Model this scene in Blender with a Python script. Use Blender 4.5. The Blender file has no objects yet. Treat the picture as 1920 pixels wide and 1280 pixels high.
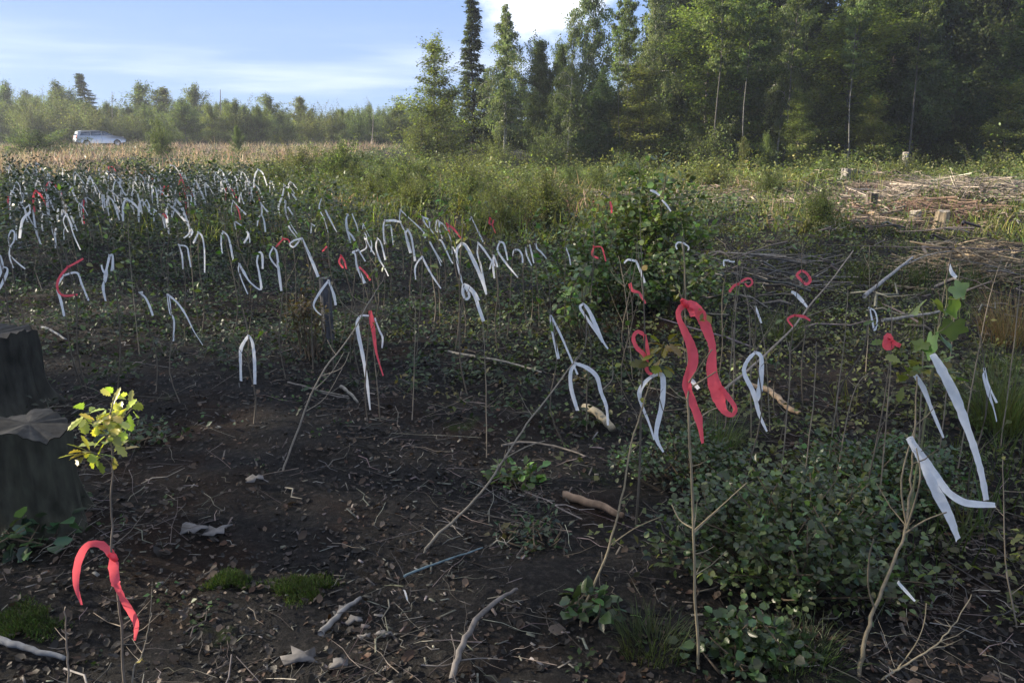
import bpy, math, random
import numpy as np
from mathutils import Vector, noise as mnoise

# ------------------------------------------------------------------ camera, world, sun, exposure
FPX, CX, CY, CAMH, HORV = 1493.0, 960.0, 640.0, 1.6, 235.0
PITCH = math.atan((CY - HORV) / FPX)
sc = bpy.context.scene
COL = sc.collection
cd = bpy.data.cameras.new("camera"); cam = bpy.data.objects.new("camera", cd); COL.objects.link(cam)
cd.sensor_width = 36.0; cd.lens = 36.0 * FPX / 1920.0
cd.clip_start = 0.05; cd.clip_end = 6000
cam.location = (0, 0, CAMH); cam.rotation_euler = (math.pi / 2 - PITCH, 0, 0)
sc.camera = cam

SUN_AZ, SUN_EL = math.radians(-82), math.radians(21)      # azimuth from the view direction, minus is to the left
sun_dir = Vector((math.sin(SUN_AZ) * math.cos(SUN_EL), math.cos(SUN_AZ) * math.cos(SUN_EL), math.sin(SUN_EL)))
sd = bpy.data.lights.new("sun", 'SUN'); so = bpy.data.objects.new("sun", sd); COL.objects.link(so)
sd.energy = 5.0; sd.angle = math.radians(0.6); sd.color = (1.0, 0.88, 0.70)
so.rotation_euler = (-sun_dir).to_track_quat('-Z', 'Y').to_euler()

w = bpy.data.worlds.new("World"); sc.world = w; w.use_nodes = True
nt = w.node_tree; N = nt.nodes; L = nt.links
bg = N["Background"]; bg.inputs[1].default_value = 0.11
sky = N.new("ShaderNodeTexSky"); sky.sky_type = 'NISHITA'; sky.sun_disc = False
sky.sun_elevation = SUN_EL; sky.sun_rotation = SUN_AZ
sky.altitude = 300; sky.air_density = 1.0; sky.dust_density = 0.25; sky.ozone_density = 3.0
def wmath(op, a, b=None, c=None):
    n = N.new("ShaderNodeMath"); n.operation = op
    for i, x in enumerate((a, b, c)):
        if x is None: continue
        if isinstance(x, (int, float)): n.inputs[i].default_value = x
        else: L.new(x, n.inputs[i])
    return n.outputs[0]
def wramp(x, lo, hi):
    n = N.new("ShaderNodeMapRange"); n.interpolation_type = 'SMOOTHSTEP'
    L.new(x, n.inputs[0]); n.inputs[1].default_value = lo; n.inputs[2].default_value = hi
    return n.outputs[0]
tc = N.new("ShaderNodeTexCoord"); sep = N.new("ShaderNodeSeparateXYZ"); L.new(tc.outputs["Generated"], sep.inputs[0])
az = wmath('ARCTAN2', sep.outputs[0], sep.outputs[1]); el = wmath('ARCSINE', sep.outputs[2])
cmb = N.new("ShaderNodeCombineXYZ"); L.new(az, cmb.inputs[0]); L.new(el, cmb.inputs[1])
def wnoise(scale, sx, sy, det=4, rough=0.55, off=0):
    m = N.new("ShaderNodeMapping"); m.inputs["Scale"].default_value = (sx, sy, 1); m.inputs["Location"].default_value = (off, off * .7, off)
    L.new(cmb.outputs[0], m.inputs[0])
    n = N.new("ShaderNodeTexNoise"); n.inputs["Scale"].default_value = scale; n.inputs["Detail"].default_value = det
    n.inputs["Roughness"].default_value = rough; L.new(m.outputs[0], n.inputs["Vector"]); return n.outputs["Fac"]
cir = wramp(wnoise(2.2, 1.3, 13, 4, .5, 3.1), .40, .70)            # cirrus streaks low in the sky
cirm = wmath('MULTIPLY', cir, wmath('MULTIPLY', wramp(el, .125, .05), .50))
daz = wmath('SUBTRACT', az, .035); dele = wmath('SUBTRACT', el, .155)
dist = wmath('SQRT', wmath('ADD', wmath('MULTIPLY', daz, daz), wmath('MULTIPLY', wmath('MULTIPLY', dele, dele), 1.6)))
cn = wnoise(16, 1, 1.4, 5, .6, 7.7)
cum = wramp(wmath('ADD', dist, wmath('MULTIPLY', wmath('SUBTRACT', cn, .5), .09)), .095, .03)
tint = N.new("ShaderNodeMix"); tint.data_type = 'RGBA'; tint.blend_type = 'MULTIPLY'; tint.inputs[0].default_value = 1.0
L.new(sky.outputs[0], tint.inputs[6]); tint.inputs[7].default_value = (1.0, 0.95, 1.0, 1)
rampn = N.new("ShaderNodeValToRGB"); L.new(wmath('MULTIPLY', el, 3.0), rampn.inputs[0]); e_ = rampn.color_ramp.elements
e_[0].position = .02; e_[0].color = (.49, .68, .97, 1); e_[1].position = .95; e_[1].color = (.24, .42, .86, 1)
k_ = e_.new(.22); k_.color = (.39, .58, .97, 1); k_ = e_.new(.50); k_.color = (.31, .50, .92, 1)
low = N.new("ShaderNodeMix"); low.data_type = 'RGBA'; low.blend_type = 'MULTIPLY'; low.inputs[0].default_value = 1; L.new(rampn.outputs[0], low.inputs[6]); low.inputs[7].default_value = (3.45, 3.45, 3.5, 1)
base_sky = N.new("ShaderNodeMix"); base_sky.data_type = 'RGBA'; L.new(wramp(el, .32, .55), base_sky.inputs[0]); L.new(low.outputs[2], base_sky.inputs[6]); L.new(tint.outputs[2], base_sky.inputs[7])
fill_veil = N.new("ShaderNodeMix"); fill_veil.data_type = 'RGBA'; L.new(wmath('MULTIPLY', wramp(wmath('ADD', el, wmath('MULTIPLY', wnoise(3, 1, 1, 3, .5, 1.2), .3)), .45, .8), .75), fill_veil.inputs[0])  # unseen pale cloud overhead, added to lift and neutralise the ambient light
L.new(base_sky.outputs[2], fill_veil.inputs[6]); fill_veil.inputs[7].default_value = (3.6, 3.75, 4.0, 1)
m1 = N.new("ShaderNodeMix"); m1.data_type = 'RGBA'; L.new(cirm, m1.inputs[0]); L.new(fill_veil.outputs[2], m1.inputs[6]); m1.inputs[7].default_value = (4.0, 4.3, 4.9, 1)
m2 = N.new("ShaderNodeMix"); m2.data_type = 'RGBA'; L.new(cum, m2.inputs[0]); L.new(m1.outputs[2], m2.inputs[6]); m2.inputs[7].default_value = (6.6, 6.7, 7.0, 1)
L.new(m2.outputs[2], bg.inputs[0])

sc.view_settings.view_transform = 'Standard'; sc.view_settings.look = 'None'
sc.view_settings.exposure = 1.5; sc.view_settings.gamma = 1.0
sc.cycles.max_bounces = 6; sc.cycles.diffuse_bounces = 3; sc.cycles.transmission_bounces = 3; sc.cycles.volume_bounces = 0
sc.cycles.glossy_bounces = 2; sc.cycles.transparent_max_bounces = 4
sc.cycles.use_denoising = True

rnd = random.Random(11); NR = np.random.default_rng(5)

# ------------------------------------------------------------------ helpers
def sstep(a, b, x):
    t = np.clip((x - a) / (b - a), 0, 1); return t * t * (3 - 2 * t)
def hz(x, y):
    """height of the ground"""
    x = np.asarray(x, float); y = np.asarray(y, float)
    h = .045 * np.sin(1.3 * x + .7) * np.sin(1.1 * y + .3) + .03 * np.sin(2.9 * x + 1.1) * np.sin(2.3 * y + 2.0)
    h = h + .012 * np.sin(7.1 * x + 2.1 * y) * np.sin(6.3 * y - 1.7 * x + .4)
    h = h + .10 * np.sin(.55 * x + 1.9) * np.sin(.43 * y + .8) * sstep(6, 14, y)
    h = h - .62 * sstep(15, 36, y) * sstep(-11, 3, x)
    h = h + .20 * np.exp(-((x - 2.6) ** 2 + (y - 13.5) ** 2 * .6) / 7) + .22 * np.exp(-((x - 9.5) ** 2 * .3 + (y - 15.5) ** 2 * .9) / 4)
    h = h + .40 * np.exp(-((x - 8.6) ** 2 + (y - 20) ** 2) / 5)
    far = np.sqrt(x * x + y * y)
    h = h + sstep(120, 700, far) * 3.0
    return h
def hzf(x, y): return float(hz(x, y))
def P(u, v, Y):
    """point seen at photograph pixel u,v when it stands Y metres ahead"""
    c, s = math.cos(PITCH), math.sin(PITCH)
    dx = u - CX; dy = FPX * c - (v - CY) * s * 1.0; dz = -FPX * s - (v - CY) * c
    k = Y / dy
    return Vector((dx * k, Y, CAMH + dz * k))
def ang(v): return PITCH + math.atan((v - CY) / FPX)
def Yat(v, z): return (CAMH - z) / math.tan(ang(v))
def G(u, v):
    z = 0.0
    for _ in range(6):
        Y = Yat(v, z); p = P(u, v, Y); z = hzf(p.x, Y)
    return Vector((p.x, Y, z))

class MB:
    """collects instanced templates and tubes, then links them as ONE mesh object"""
    def __init__(s): s.V = []; s.F = []; s.C = []; s.n = 0
    def raw(s, V, F, col):
        V = np.asarray(V, float).reshape(-1, 3); F = np.asarray(F, int).reshape(-1, 4)
        C = np.ones((len(V), 4)); C[:, :3] = col
        s.V.append(V); s.F.append(F + s.n); s.C.append(C); s.n += len(V)
    def inst(s, tmpl, pos, R, scale, col):
        tv, tf = tmpl; n = len(pos)
        if n == 0: return
        k = len(tv)
        V = np.einsum('nij,nkj->nki', R, tv[None] * scale[:, None, :]) + pos[:, None, :]
        F = (tf[None] + (np.arange(n) * k)[:, None, None]).reshape(-1, 4)
        s.raw(V.reshape(-1, 3), F, np.repeat(col, k, axis=0))
    def tube(s, pts, rad, col, sides=5, cap=True):
        pts = [Vector(p) for p in pts]; n = len(pts)
        if isinstance(rad, (int, float)): rad = [rad] * n
        V = []; up = Vector((.13, .21, 1)).normalized()
        for i in range(n):
            t = (pts[min(i + 1, n - 1)] - pts[max(i - 1, 0)])
            if t.length < 1e-9: t = Vector((0, 0, 1))
            t.normalize()
            a = t.cross(up)
            if a.length < .05: a = t.cross(Vector((1, 0, 0)))
            a.normalize(); b = t.cross(a)
            for k in range(sides):
                q = 2 * math.pi * k / sides
                V.append(pts[i] + (a * math.cos(q) + b * math.sin(q)) * rad[i])
        F = []
        for i in range(n - 1):
            for k in range(sides):
                k2 = (k + 1) % sides
                F.append((i * sides + k, i * sides + k2, (i + 1) * sides + k2, (i + 1) * sides + k))
        if cap:
            for base, ctr in ((0, pts[0]), ((n - 1) * sides, pts[-1])):
                c0 = len(V); V.append(ctr)
                for k in range(0, sides, 1):
                    F.append((base + k, base + (k + 1) % sides, c0, c0))
        s.raw([tuple(v) for v in V], F, col)
    def mesh(s, name, mat, smooth=False):
        me = bpy.data.meshes.new(name)
        V = np.concatenate(s.V); F = np.concatenate(s.F); C = np.concatenate(s.C)
        tri = F[:, 2] == F[:, 3]
        Q = F[~tri]; T = F[tri][:, :3]
        nl = Q.size + T.size
        me.vertices.add(len(V)); me.vertices.foreach_set("co", V.astype(np.float32).ravel())
        me.loops.add(nl); me.loops.foreach_set("vertex_index", np.concatenate([Q.ravel(), T.ravel()]).astype(np.int32))
        me.polygons.add(len(Q) + len(T))
        st = np.concatenate([np.arange(len(Q)) * 4, Q.size + np.arange(len(T)) * 3]).astype(np.int32)
        me.polygons.foreach_set("loop_start", st)
        if smooth: me.polygons.foreach_set("use_smooth", np.ones(len(st), bool))
        me.update(calc_edges=True)
        ca = me.color_attributes.new("col", 'FLOAT_COLOR', 'POINT')
        ca.data.foreach_set("color", C.astype(np.float32).ravel())
        me.materials.append(mat)
        return me
    def build(s, name, mat, parent=None, smooth=False, origin=None):
        if origin is not None:
            for v in s.V: v -= np.array(origin)
        o = bpy.data.objects.new(name, s.mesh(name, mat, smooth)); COL.objects.link(o)
        if parent is not None: o.parent = parent
        elif origin is not None: o.location = origin
        return o
def tag(o, label=None, cat=None, group=None, kind=None):
    if label: o["label"] = label
    if cat: o["category"] = cat
    if group: o["group"] = group
    if kind: o["kind"] = kind
    return o
def empty(name, loc, label, cat, group=None, rz=0, sc_=1):
    o = bpy.data.objects.new(name, None); COL.objects.link(o); o.location = loc
    o.rotation_euler = (0, 0, rz); o.scale = (sc_,) * 3 if isinstance(sc_, (int, float)) else sc_
    o.empty_display_size = .1
    return tag(o, label, cat, group)
def child(name, me, parent):
    o = bpy.data.objects.new(name, me); COL.objects.link(o); o.parent = parent; return o

def rots(n, yaw=None, pitch=None, roll=None):
    yaw = NR.uniform(0, 2 * np.pi, n) if yaw is None else yaw
    pitch = np.zeros(n) if pitch is None else pitch
    roll = np.zeros(n) if roll is None else roll
    cy, sy, cp, sp, cr, sr = np.cos(yaw), np.sin(yaw), np.cos(pitch), np.sin(pitch), np.cos(roll), np.sin(roll)
    Z = np.zeros(n); O = np.ones(n)
    Rz = np.array([[cy, -sy, Z], [sy, cy, Z], [Z, Z, O]]).transpose(2, 0, 1)
    Rx = np.array([[O, Z, Z], [Z, cp, -sp], [Z, sp, cp]]).transpose(2, 0, 1)
    Ry = np.array([[cr, Z, sr], [Z, O, Z], [-sr, Z, cr]]).transpose(2, 0, 1)
    return Rz @ Rx @ Ry
def jit(n, base, v=.25, hue=.08):
    c = np.tile(np.array(base, float), (n, 1)) * NR.lognormal(0, v, n)[:, None]
    return np.clip(c * (1 + NR.normal(0, hue, (n, 3))), .002, .9)
# leaf templates: +y is the leaf's length, z its face
LEAF = (np.array([[0, 0, 0], [.32, .45, .10], [0, 1, -.05], [-.32, .45, .10], [0, .45, 0]], float), np.array([[0, 1, 2, 4], [0, 4, 2, 3]]))
RHOMB = (np.array([[0, 0, 0], [.36, .5, .05], [0, 1, 0], [-.36, .5, .05]], float), np.array([[0, 1, 2, 3]]))
BROAD = (np.array([[0, 0, 0], [.42, .30, .10], [.36, .72, .06], [0, 1, -.10], [-.36, .72, .06], [-.42, .30, .10], [0, .5, 0]], float),
         np.array([[0, 1, 2, 6], [6, 2, 3, 3], [0, 6, 4, 5], [6, 3, 4, 4]]))
LITTER = (np.array([[0, -.5, 0], [.3, -.1, .13], [.22, .35, .02], [0, .55, .14], [-.3, .2, .16], [-.26, -.25, .0], [0, 0, -.03]], float),
          np.array([[0, 1, 2, 6], [6, 2, 3, 3], [6, 3, 4, 5], [0, 6, 5, 5]]))
BLADE = (np.array([[-.5, 0, 0], [.5, 0, 0], [-.4, .12, .42], [.4, .12, .42], [-.22, .34, .78], [.22, .34, .78], [0, .62, 1.0]], float),
         np.array([[0, 1, 3, 2], [2, 3, 5, 4], [4, 5, 6, 6]]))
def twig_tmpl():
    xs = [(-.5, 0, 0), (-.18, .05, .03), (.15, -.02, .0), (.5, .06, .02)]; rr = [.011, .010, .008, .004]
    V = []; F = []
    for i, (p, r) in enumerate(zip(xs, rr)):
        for k in range(4):
            q = k * math.pi / 2; V.append((p[0], p[1] + r * math.cos(q), p[2] + r * math.sin(q)))
    for i in range(3):
        for k in range(4): F.append((i * 4 + k, i * 4 + (k + 1) % 4, (i + 1) * 4 + (k + 1) % 4, (i + 1) * 4 + k))
    return np.array(V), np.array(F)
TWIG = twig_tmpl()
CHIP = (np.array([[-.5, -.12, 0], [.5, -.10, .03], [.45, .12, .05], [-.48, .14, .02], [-.5, -.12, .05], [.5, -.10, .08], [.45, .12, .10], [-.48, .14, .07]], float),
        np.array([[4, 5, 6, 7], [0, 1, 5, 4], [1, 2, 6, 5], [2, 3, 7, 6], [3, 0, 4, 7]]))
OAKV = [(0, 0), (.07, .12), (.17, .20), (.12, .30), (.27, .40), (.20, .52), (.33, .66), (.20, .74), (.20, .90), (.08, .93), (0, 1)]
def oak_tmpl():
    V = []; F = []; n = len(OAKV)
    for i, (x, y) in enumerate(OAKV): V.append((x, y, .25 * x - .18 * y * y))
    for i, (x, y) in enumerate(OAKV): V.append((-x * .95, y * .99, .25 * x - .18 * y * y))
    for i in range(n): V.append((0, OAKV[i][1], -.04 - .18 * OAKV[i][1] ** 2 + .04))
    for i in range(n - 1):
        F.append((2 * n + i, i, i + 1, 2 * n + i + 1)); F.append((2 * n + i, 2 * n + i + 1, n + i + 1, n + i))
    return np.array(V, float), np.array(F)
OAK = oak_tmpl()
def lobed_tmpl(k=5):
    V = [(0, .42, .0)]; F = []; m = 20
    for i in range(m):
        a = -math.pi / 2 + 2 * math.pi * i / m
        r = .50 * (1 + .20 * math.cos(5 * (a - math.pi / 2)) + .06 * math.cos(15 * a))
        if i == 0: r = .30
        V.append((r * math.cos(a), .42 + r * math.sin(a), .10 * abs(math.cos(a)) - .10 * r * r + .05 * math.sin(3 * a)))
    for i in range(0, m, 2): F.append((0, 1 + i, 1 + (i + 1) % m, 1 + (i + 2) % m))
    return np.array(V, float), np.array(F)
LOBED = lobed_tmpl()

# ------------------------------------------------------------------ materials
def mat(name): 
    m = bpy.data.materials.new(name); m.use_nodes = True; return m, m.node_tree.nodes, m.node_tree.links
def leafmat(name, trans=.35, rough=.5, spec=.4, var=.25, nscale=2.0, tt=(1.35, 1.4, .65)):
    m, n, l = mat(name); b = n["Principled BSDF"]; out = n["Material Output"]
    a = n.new("ShaderNodeAttribute"); a.attribute_name = "col"
    nz = n.new("ShaderNodeTexNoise"); nz.inputs["Scale"].default_value = nscale; nz.inputs["Detail"].default_value = 2
    g = n.new("ShaderNodeTexCoord"); l.new(g.outputs["Object"], nz.inputs["Vector"])
    oi = n.new("ShaderNodeObjectInfo")
    mr = n.new("ShaderNodeMapRange"); l.new(nz.outputs["Fac"], mr.inputs[0]); mr.inputs[1].default_value = .3; mr.inputs[2].default_value = .7
    mr.inputs[3].default_value = 1 - var; mr.inputs[4].default_value = 1 + var
    hs = n.new("ShaderNodeHueSaturation"); l.new(a.outputs["Color"], hs.inputs["Color"])
    hr = n.new("ShaderNodeMapRange"); l.new(oi.outputs["Random"], hr.inputs[0]); hr.inputs[3].default_value = .485; hr.inputs[4].default_value = .515
    l.new(hr.outputs[0], hs.inputs["Hue"]); l.new(mr.outputs[0], hs.inputs["Value"])
    l.new(hs.outputs[0], b.inputs["Base Color"]); b.inputs["Roughness"].default_value = rough; b.inputs["Specular IOR Level"].default_value = spec
    t = n.new("ShaderNodeBsdfTranslucent")
    tm = n.new("ShaderNodeMix"); tm.data_type = 'RGBA'; tm.blend_type = 'MULTIPLY'; tm.inputs[0].default_value = 1
    l.new(hs.outputs[0], tm.inputs[6]); tm.inputs[7].default_value = tt + (1,); l.new(tm.outputs[2], t.inputs[0])
    mx = n.new("ShaderNodeMixShader"); mx.inputs[0].default_value = trans
    l.new(b.outputs[0], mx.inputs[1]); l.new(t.outputs[0], mx.inputs[2]); l.new(mx.outputs[0], out.inputs[0])
    return m
def woodmat(name, rough=.85, bump=.4, nscale=30.0, var=.35):
    m, n, l = mat(name); b = n["Principled BSDF"]
    a = n.new("ShaderNodeAttribute"); a.attribute_name = "col"
    g = n.new("ShaderNodeTexCoord")
    nz = n.new("ShaderNodeTexNoise"); nz.inputs["Scale"].default_value = nscale; nz.inputs["Detail"].default_value = 5
    mp = n.new("ShaderNodeMapping"); mp.inputs["Scale"].default_value = (1, 1, .35); l.new(g.outputs["Object"], mp.inputs[0]); l.new(mp.outputs[0], nz.inputs["Vector"])
    mr = n.new("ShaderNodeMapRange"); l.new(nz.outputs["Fac"], mr.inputs[0]); mr.inputs[1].default_value = .3; mr.inputs[2].default_value = .7
    mr.inputs[3].default_value = 1 - var; mr.inputs[4].default_value = 1 + var
    mx = n.new("ShaderNodeMix"); mx.data_type = 'RGBA'; mx.blend_type = 'MULTIPLY'; mx.inputs[0].default_value = 1
    l.new(a.outputs["Color"], mx.inputs[6]); l.new(mr.outputs[0], mx.inputs[7]); l.new(mx.outputs[2], b.inputs["Base Color"])
    b.inputs["Roughness"].default_value = rough; b.inputs["Specular IOR Level"].default_value = .25
    bp = n.new("ShaderNodeBump"); bp.inputs["Strength"].default_value = bump; bp.inputs["Distance"].default_value = .01
    l.new(nz.outputs["Fac"], bp.inputs["Height"]); l.new(bp.outputs[0], b.inputs["Normal"])
    return m
M_leaf = leafmat("green_leaf"); M_near = leafmat("glossy_leaf", .35, .36, .55, .25, 9)
M_grass = leafmat("grass_blade", .35, .55, .3, .3, 1.5); M_dead = leafmat("dry_leaf", .10, .6, .35, .3, 6)
M_straw = leafmat("straw_blade", .3, .55, .3, .3, 1.5, (1.1, 1.0, .85))
M_tree = leafmat("tree_leaf", .52, .55, .3, .35, .6)
M_wood = woodmat("dead_wood"); M_bark = woodmat("bark", .9, 1.0, 22, .55)
M_stem = woodmat("live_stem", .7, .2, 60, .25)
def ribbonmat(name, col, tcol, trans, rough):
    m, n, l = mat(name); b = n["Principled BSDF"]; out = n["Material Output"]
    g = n.new("ShaderNodeTexCoord"); nz = n.new("ShaderNodeTexNoise"); nz.inputs["Scale"].default_value = 40; nz.inputs["Detail"].default_value = 5
    l.new(g.outputs["Object"], nz.inputs["Vector"])
    cr = n.new("ShaderNodeValToRGB"); l.new(nz.outputs["Fac"], cr.inputs[0])
    cr.color_ramp.elements[0].position = .3; cr.color_ramp.elements[0].color = tuple(c * .86 for c in col) + (1,)
    cr.color_ramp.elements[1].position = .6; cr.color_ramp.elements[1].color = tuple(col) + (1,)
    l.new(cr.outputs[0], b.inputs["Base Color"]); b.inputs["Roughness"].default_value = rough; b.inputs["Specular IOR Level"].default_value = .4
    bp = n.new("ShaderNodeBump"); bp.inputs["Strength"].default_value = .9; bp.inputs["Distance"].default_value = .006
    l.new(nz.outputs["Fac"], bp.inputs["Height"]); l.new(bp.outputs[0], b.inputs["Normal"])
    t = n.new("ShaderNodeBsdfTranslucent"); t.inputs[0].default_value = tuple(tcol) + (1,)
    mx = n.new("ShaderNodeMixShader"); mx.inputs[0].default_value = trans
    l.new(b.outputs[0], mx.inputs[1]); l.new(t.outputs[0], mx.inputs[2]); l.new(mx.outputs[0], out.inputs[0])
    return m
M_white = ribbonmat("white_tape", (.90, .90, .89), (.92, .92, .92), .40, .42)
M_red = ribbonmat("red_tape", (.95, .115, .15), (1.0, .16, .18), .45, .42)

def soil():
    m, n, l = mat("forest_soil"); b = n["Principled BSDF"]; g = n.new("ShaderNodeTexCoord")
    def nz(s, d=5, r=.6):
        t = n.new("ShaderNodeTexNoise"); t.inputs["Scale"].default_value = s; t.inputs["Detail"].default_value = d; t.inputs["Roughness"].default_value = r
        l.new(g.outputs["Object"], t.inputs["Vector"]); return t.outputs["Fac"]
    def ramp(x, stops):
        c = n.new("ShaderNodeValToRGB"); l.new(x, c.inputs[0]); e = c.color_ramp.elements
        e[0].position, e[0].color = stops[0][0], stops[0][1] + (1,)
        e[1].position, e[1].color = stops[-1][0], stops[-1][1] + (1,)
        for p_, c_ in stops[1:-1]: k = e.new(p_); k.color = c_ + (1,)
        return c.outputs[0]
    def mix(f, a, b_):
        x = n.new("ShaderNodeMix"); x.data_type = 'RGBA'; l.new(f, x.inputs[0]); l.new(a, x.inputs[6]); l.new(b_, x.inputs[7]); return x.outputs[2]
    fine = ramp(nz(38, 8, .75), [(.30, (.006, .0058, .0058)), (.5, (.014, .013, .0125)), (.66, (.038, .034, .031)), (.8, (.11, .098, .088))])
    duff = ramp(nz(60, 6, .7), [(.3, (.009, .006, .004)), (.55, (.024, .014, .009)), (.75, (.07, .042, .028))])
    moss = ramp(nz(90, 4), [(.3, (.010, .018, .005)), (.7, (.05, .085, .015))])
    c = mix(ramp(nz(.9, 4), [(.52, (0, 0, 0)), (.64, (1, 1, 1))]), fine, duff)
    c = mix(ramp(nz(1.6, 5, .6), [(.64, (0, 0, 0)), (.72, (.9, .9, .9))]), c, moss)
    l.new(c, b.inputs["Base Color"]); b.inputs["Roughness"].default_value = .95; b.inputs["Specular IOR Level"].default_value = .15
    bp = n.new("ShaderNodeBump"); bp.inputs["Strength"].default_value = 1.0; bp.inputs["Distance"].default_value = .03
    l.new(nz(26, 9, .72), bp.inputs["Height"]); l.new(bp.outputs[0], b.inputs["Normal"])
    return m
M_soil = soil()

# ------------------------------------------------------------------ ground
def axis(n, lim, k):
    t = np.linspace(-1, 1, n); return np.sinh(t * k) / math.sinh(k) * lim
ax = axis(361, 1500, 8.6); ay = axis(361, 1500, 8.6) + 4.0
XX, YY = np.meshgrid(ax, ay)
ZZ = hz(XX, YY)
nrx = sstep(25, 8, np.hypot(XX, YY - 4))
lump = np.zeros_like(ZZ); it = np.nonzero(nrx.ravel() > .01)[0]; lf = lump.ravel()
for i in it:
    x, y = XX.ravel()[i], YY.ravel()[i]
    lf[i] = .028 * mnoise.noise((x * 4.1, y * 4.1, 3.3)) + .016 * mnoise.noise((x * 11, y * 11, 1.3))
ZZ = ZZ + lump * nrx
gm = MB(); nx = len(ax); idx = np.arange(nx * nx).reshape(nx, nx)
gm.raw(np.stack([XX, YY, ZZ], -1).reshape(-1, 3), np.stack([idx[:-1, :-1], idx[:-1, 1:], idx[1:, 1:], idx[1:, :-1]], -1).reshape(-1, 4), (.05, .04, .03))
tag(gm.build("ground", M_soil, smooth=True), kind="structure")

# ------------------------------------------------------------------ scatter of stuff
def frustum_pts(n, y0, y1, pw=1.0, margin=1.5, xlim=None):
    """random ground points in the part of the place the camera looks at, with a margin at each side"""
    t = NR.uniform(0, 1, n) ** pw; y = y0 + (y1 - y0) * t
    half = y * .67 + margin
    x = NR.uniform(-1, 1, n) * half
    if xlim: k = (x > xlim[0]) & (x < xlim[1]); x, y = x[k], y[k]
    return x, y
def vnoise(x, y, s, seed=0.0):
    x = x * s + seed; y = y * s - seed * 1.7
    return .5 + .25 * (np.sin(x * 1.7 + 1.3 * np.sin(y * 1.1 + seed)) + np.sin(y * 2.1 + 1.7 * np.sin(x * .8)) * .6 + .4 * np.sin(3.3 * x - 2.7 * y))
def keep(x, y, p):
    k = NR.uniform(0, 1, len(x)) < p; return x[k], y[k]
def gpos(x, y, dz=0.0): return np.stack([x, y, hz(x, y) + dz], -1)
def s3(a, b=None, c=None): return np.stack([a, a if b is None else b, a if c is None else c], -1)

def bare(x, y):
    return _bare(x, y) * .96
def _bare(x, y):
    """1 where the soil lies open, 0 where plants cover it (as seen in the photograph)"""
    b = sstep(5.6, 4.0, y + .25 * x) * sstep(1.25, .35, x - .10 * y + .25 * np.sin(2 * y))
    return np.clip(b, 0, 1)

# leaf litter and wood chips
mb = MB()
x, y = frustum_pts(44000, 1.2, 9.5, 1.5, .6)
x, y = keep(x, y, .30 + .7 * vnoise(x, y, 1.6, 2.0)); n = len(x)
pal = np.array([(.075, .048, .030), (.035, .028, .022), (.11, .075, .05), (.17, .13, .10), (.020, .017, .015), (.085, .042, .022)])
c = pal[NR.choice(6, n, p=[.24, .26, .16, .05, .21, .08])] * NR.lognormal(-.80, .4, n)[:, None]
mb.inst(LITTER, gpos(x, y, .006 + NR.uniform(0, .01, n)), rots(n, None, NR.normal(0, .35, n), NR.normal(0, .35, n)), s3(NR.lognormal(-3.95, .38, n)), c)
tag(mb.build("leaf_litter", M_dead), "dark dead leaves and needles lying thick on the bare soil", "leaf litter", kind="stuff")
# pale bits of bark and wood chips
mb = MB()
x, y = frustum_pts(11000, 1.3, 9, 1.4, .6); x, y = keep(x, y, vnoise(x, y, 2.3, 17.0)); n = len(x)
c = jit(n, (.085, .078, .070), .5, .06)
mb.inst(CHIP, gpos(x, y, .01), rots(n, None, NR.normal(0, .3, n), NR.normal(0, .3, n)), np.stack([NR.lognormal(-3.6, .5, n), NR.lognormal(-3.7, .4, n), NR.lognormal(-3.9, .4, n)], -1), c)
tag(mb.build("bark_chips", M_wood), "small pale bark flakes and wood chips scattered on the dark soil", "bark chips", kind="stuff")
# twigs
mb = MB()
x, y = frustum_pts(19000, 1.2, 11, 1.35, .8); x, y = keep(x, y, np.clip(vnoise(x, y, 1.9, 31.0), .1, 1) ** 2); n = len(x)
c = jit(n, (.105, .092, .080), .6, .06)
sl = NR.lognormal(-2.2, .65, n); th = np.clip(NR.lognormal(-1.6, .5, n), .08, .7)
mb.inst(TWIG, gpos(x, y, .014 + NR.uniform(0, .025, n)), rots(n, None, NR.normal(0, .12, n), NR.normal(0, .22, n)), np.stack([sl, th * .55, th * .55], -1), c)
tag(mb.build("twig_litter", M_wood), "grey brown twigs lying criss-cross on the dark planting ground", "twigs", kind="stuff")

# low bramble and herb cover
def bramble(name, n, y0, y1, pw, dens, hmax, lsz, base, label, cat, tm=LEAF, mt=None, xlim=None, var=.35, margin=1.5, clump=9):
    mb = MB(); nc = n // clump
    x, y = frustum_pts(nc, y0, y1, pw, margin, xlim); x, y = keep(x, y, dens(x, y)); k = len(x)
    hh = hmax * NR.uniform(.25, 1.0, k) * (.45 + .75 * vnoise(x, y, 1.1, 5.0))
    cc = jit(k, base, var, .10); hh = hh * NR.lognormal(0, .25, k)
    xi = np.repeat(x, clump); yi = np.repeat(y, clump); hi = np.repeat(hh, clump); ci = np.repeat(cc, clump, axis=0)
    m = len(xi)
    a = NR.uniform(0, 2 * np.pi, m); r = NR.uniform(0, 1, m) * (.05 + .55 * hi)
    px = xi + r * np.cos(a); py = yi + r * np.sin(a)
    z = hz(px, py) + hi * NR.uniform(.15, 1, m) * (1 - .3 * r / (.05 + .55 * hi))
    s = lsz * NR.uniform(.6, 1.35, m)
    mb.inst(tm, np.stack([px, py, z], -1), rots(m, a - np.pi / 2 + NR.normal(0, .8, m), NR.normal(-.15, .5, m), NR.normal(0, .5, m)), s3(s), ci * NR.lognormal(0, .2, m)[:, None])
    return tag(mb.build(name, mt or M_leaf), label, cat, kind="stuff")
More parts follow.
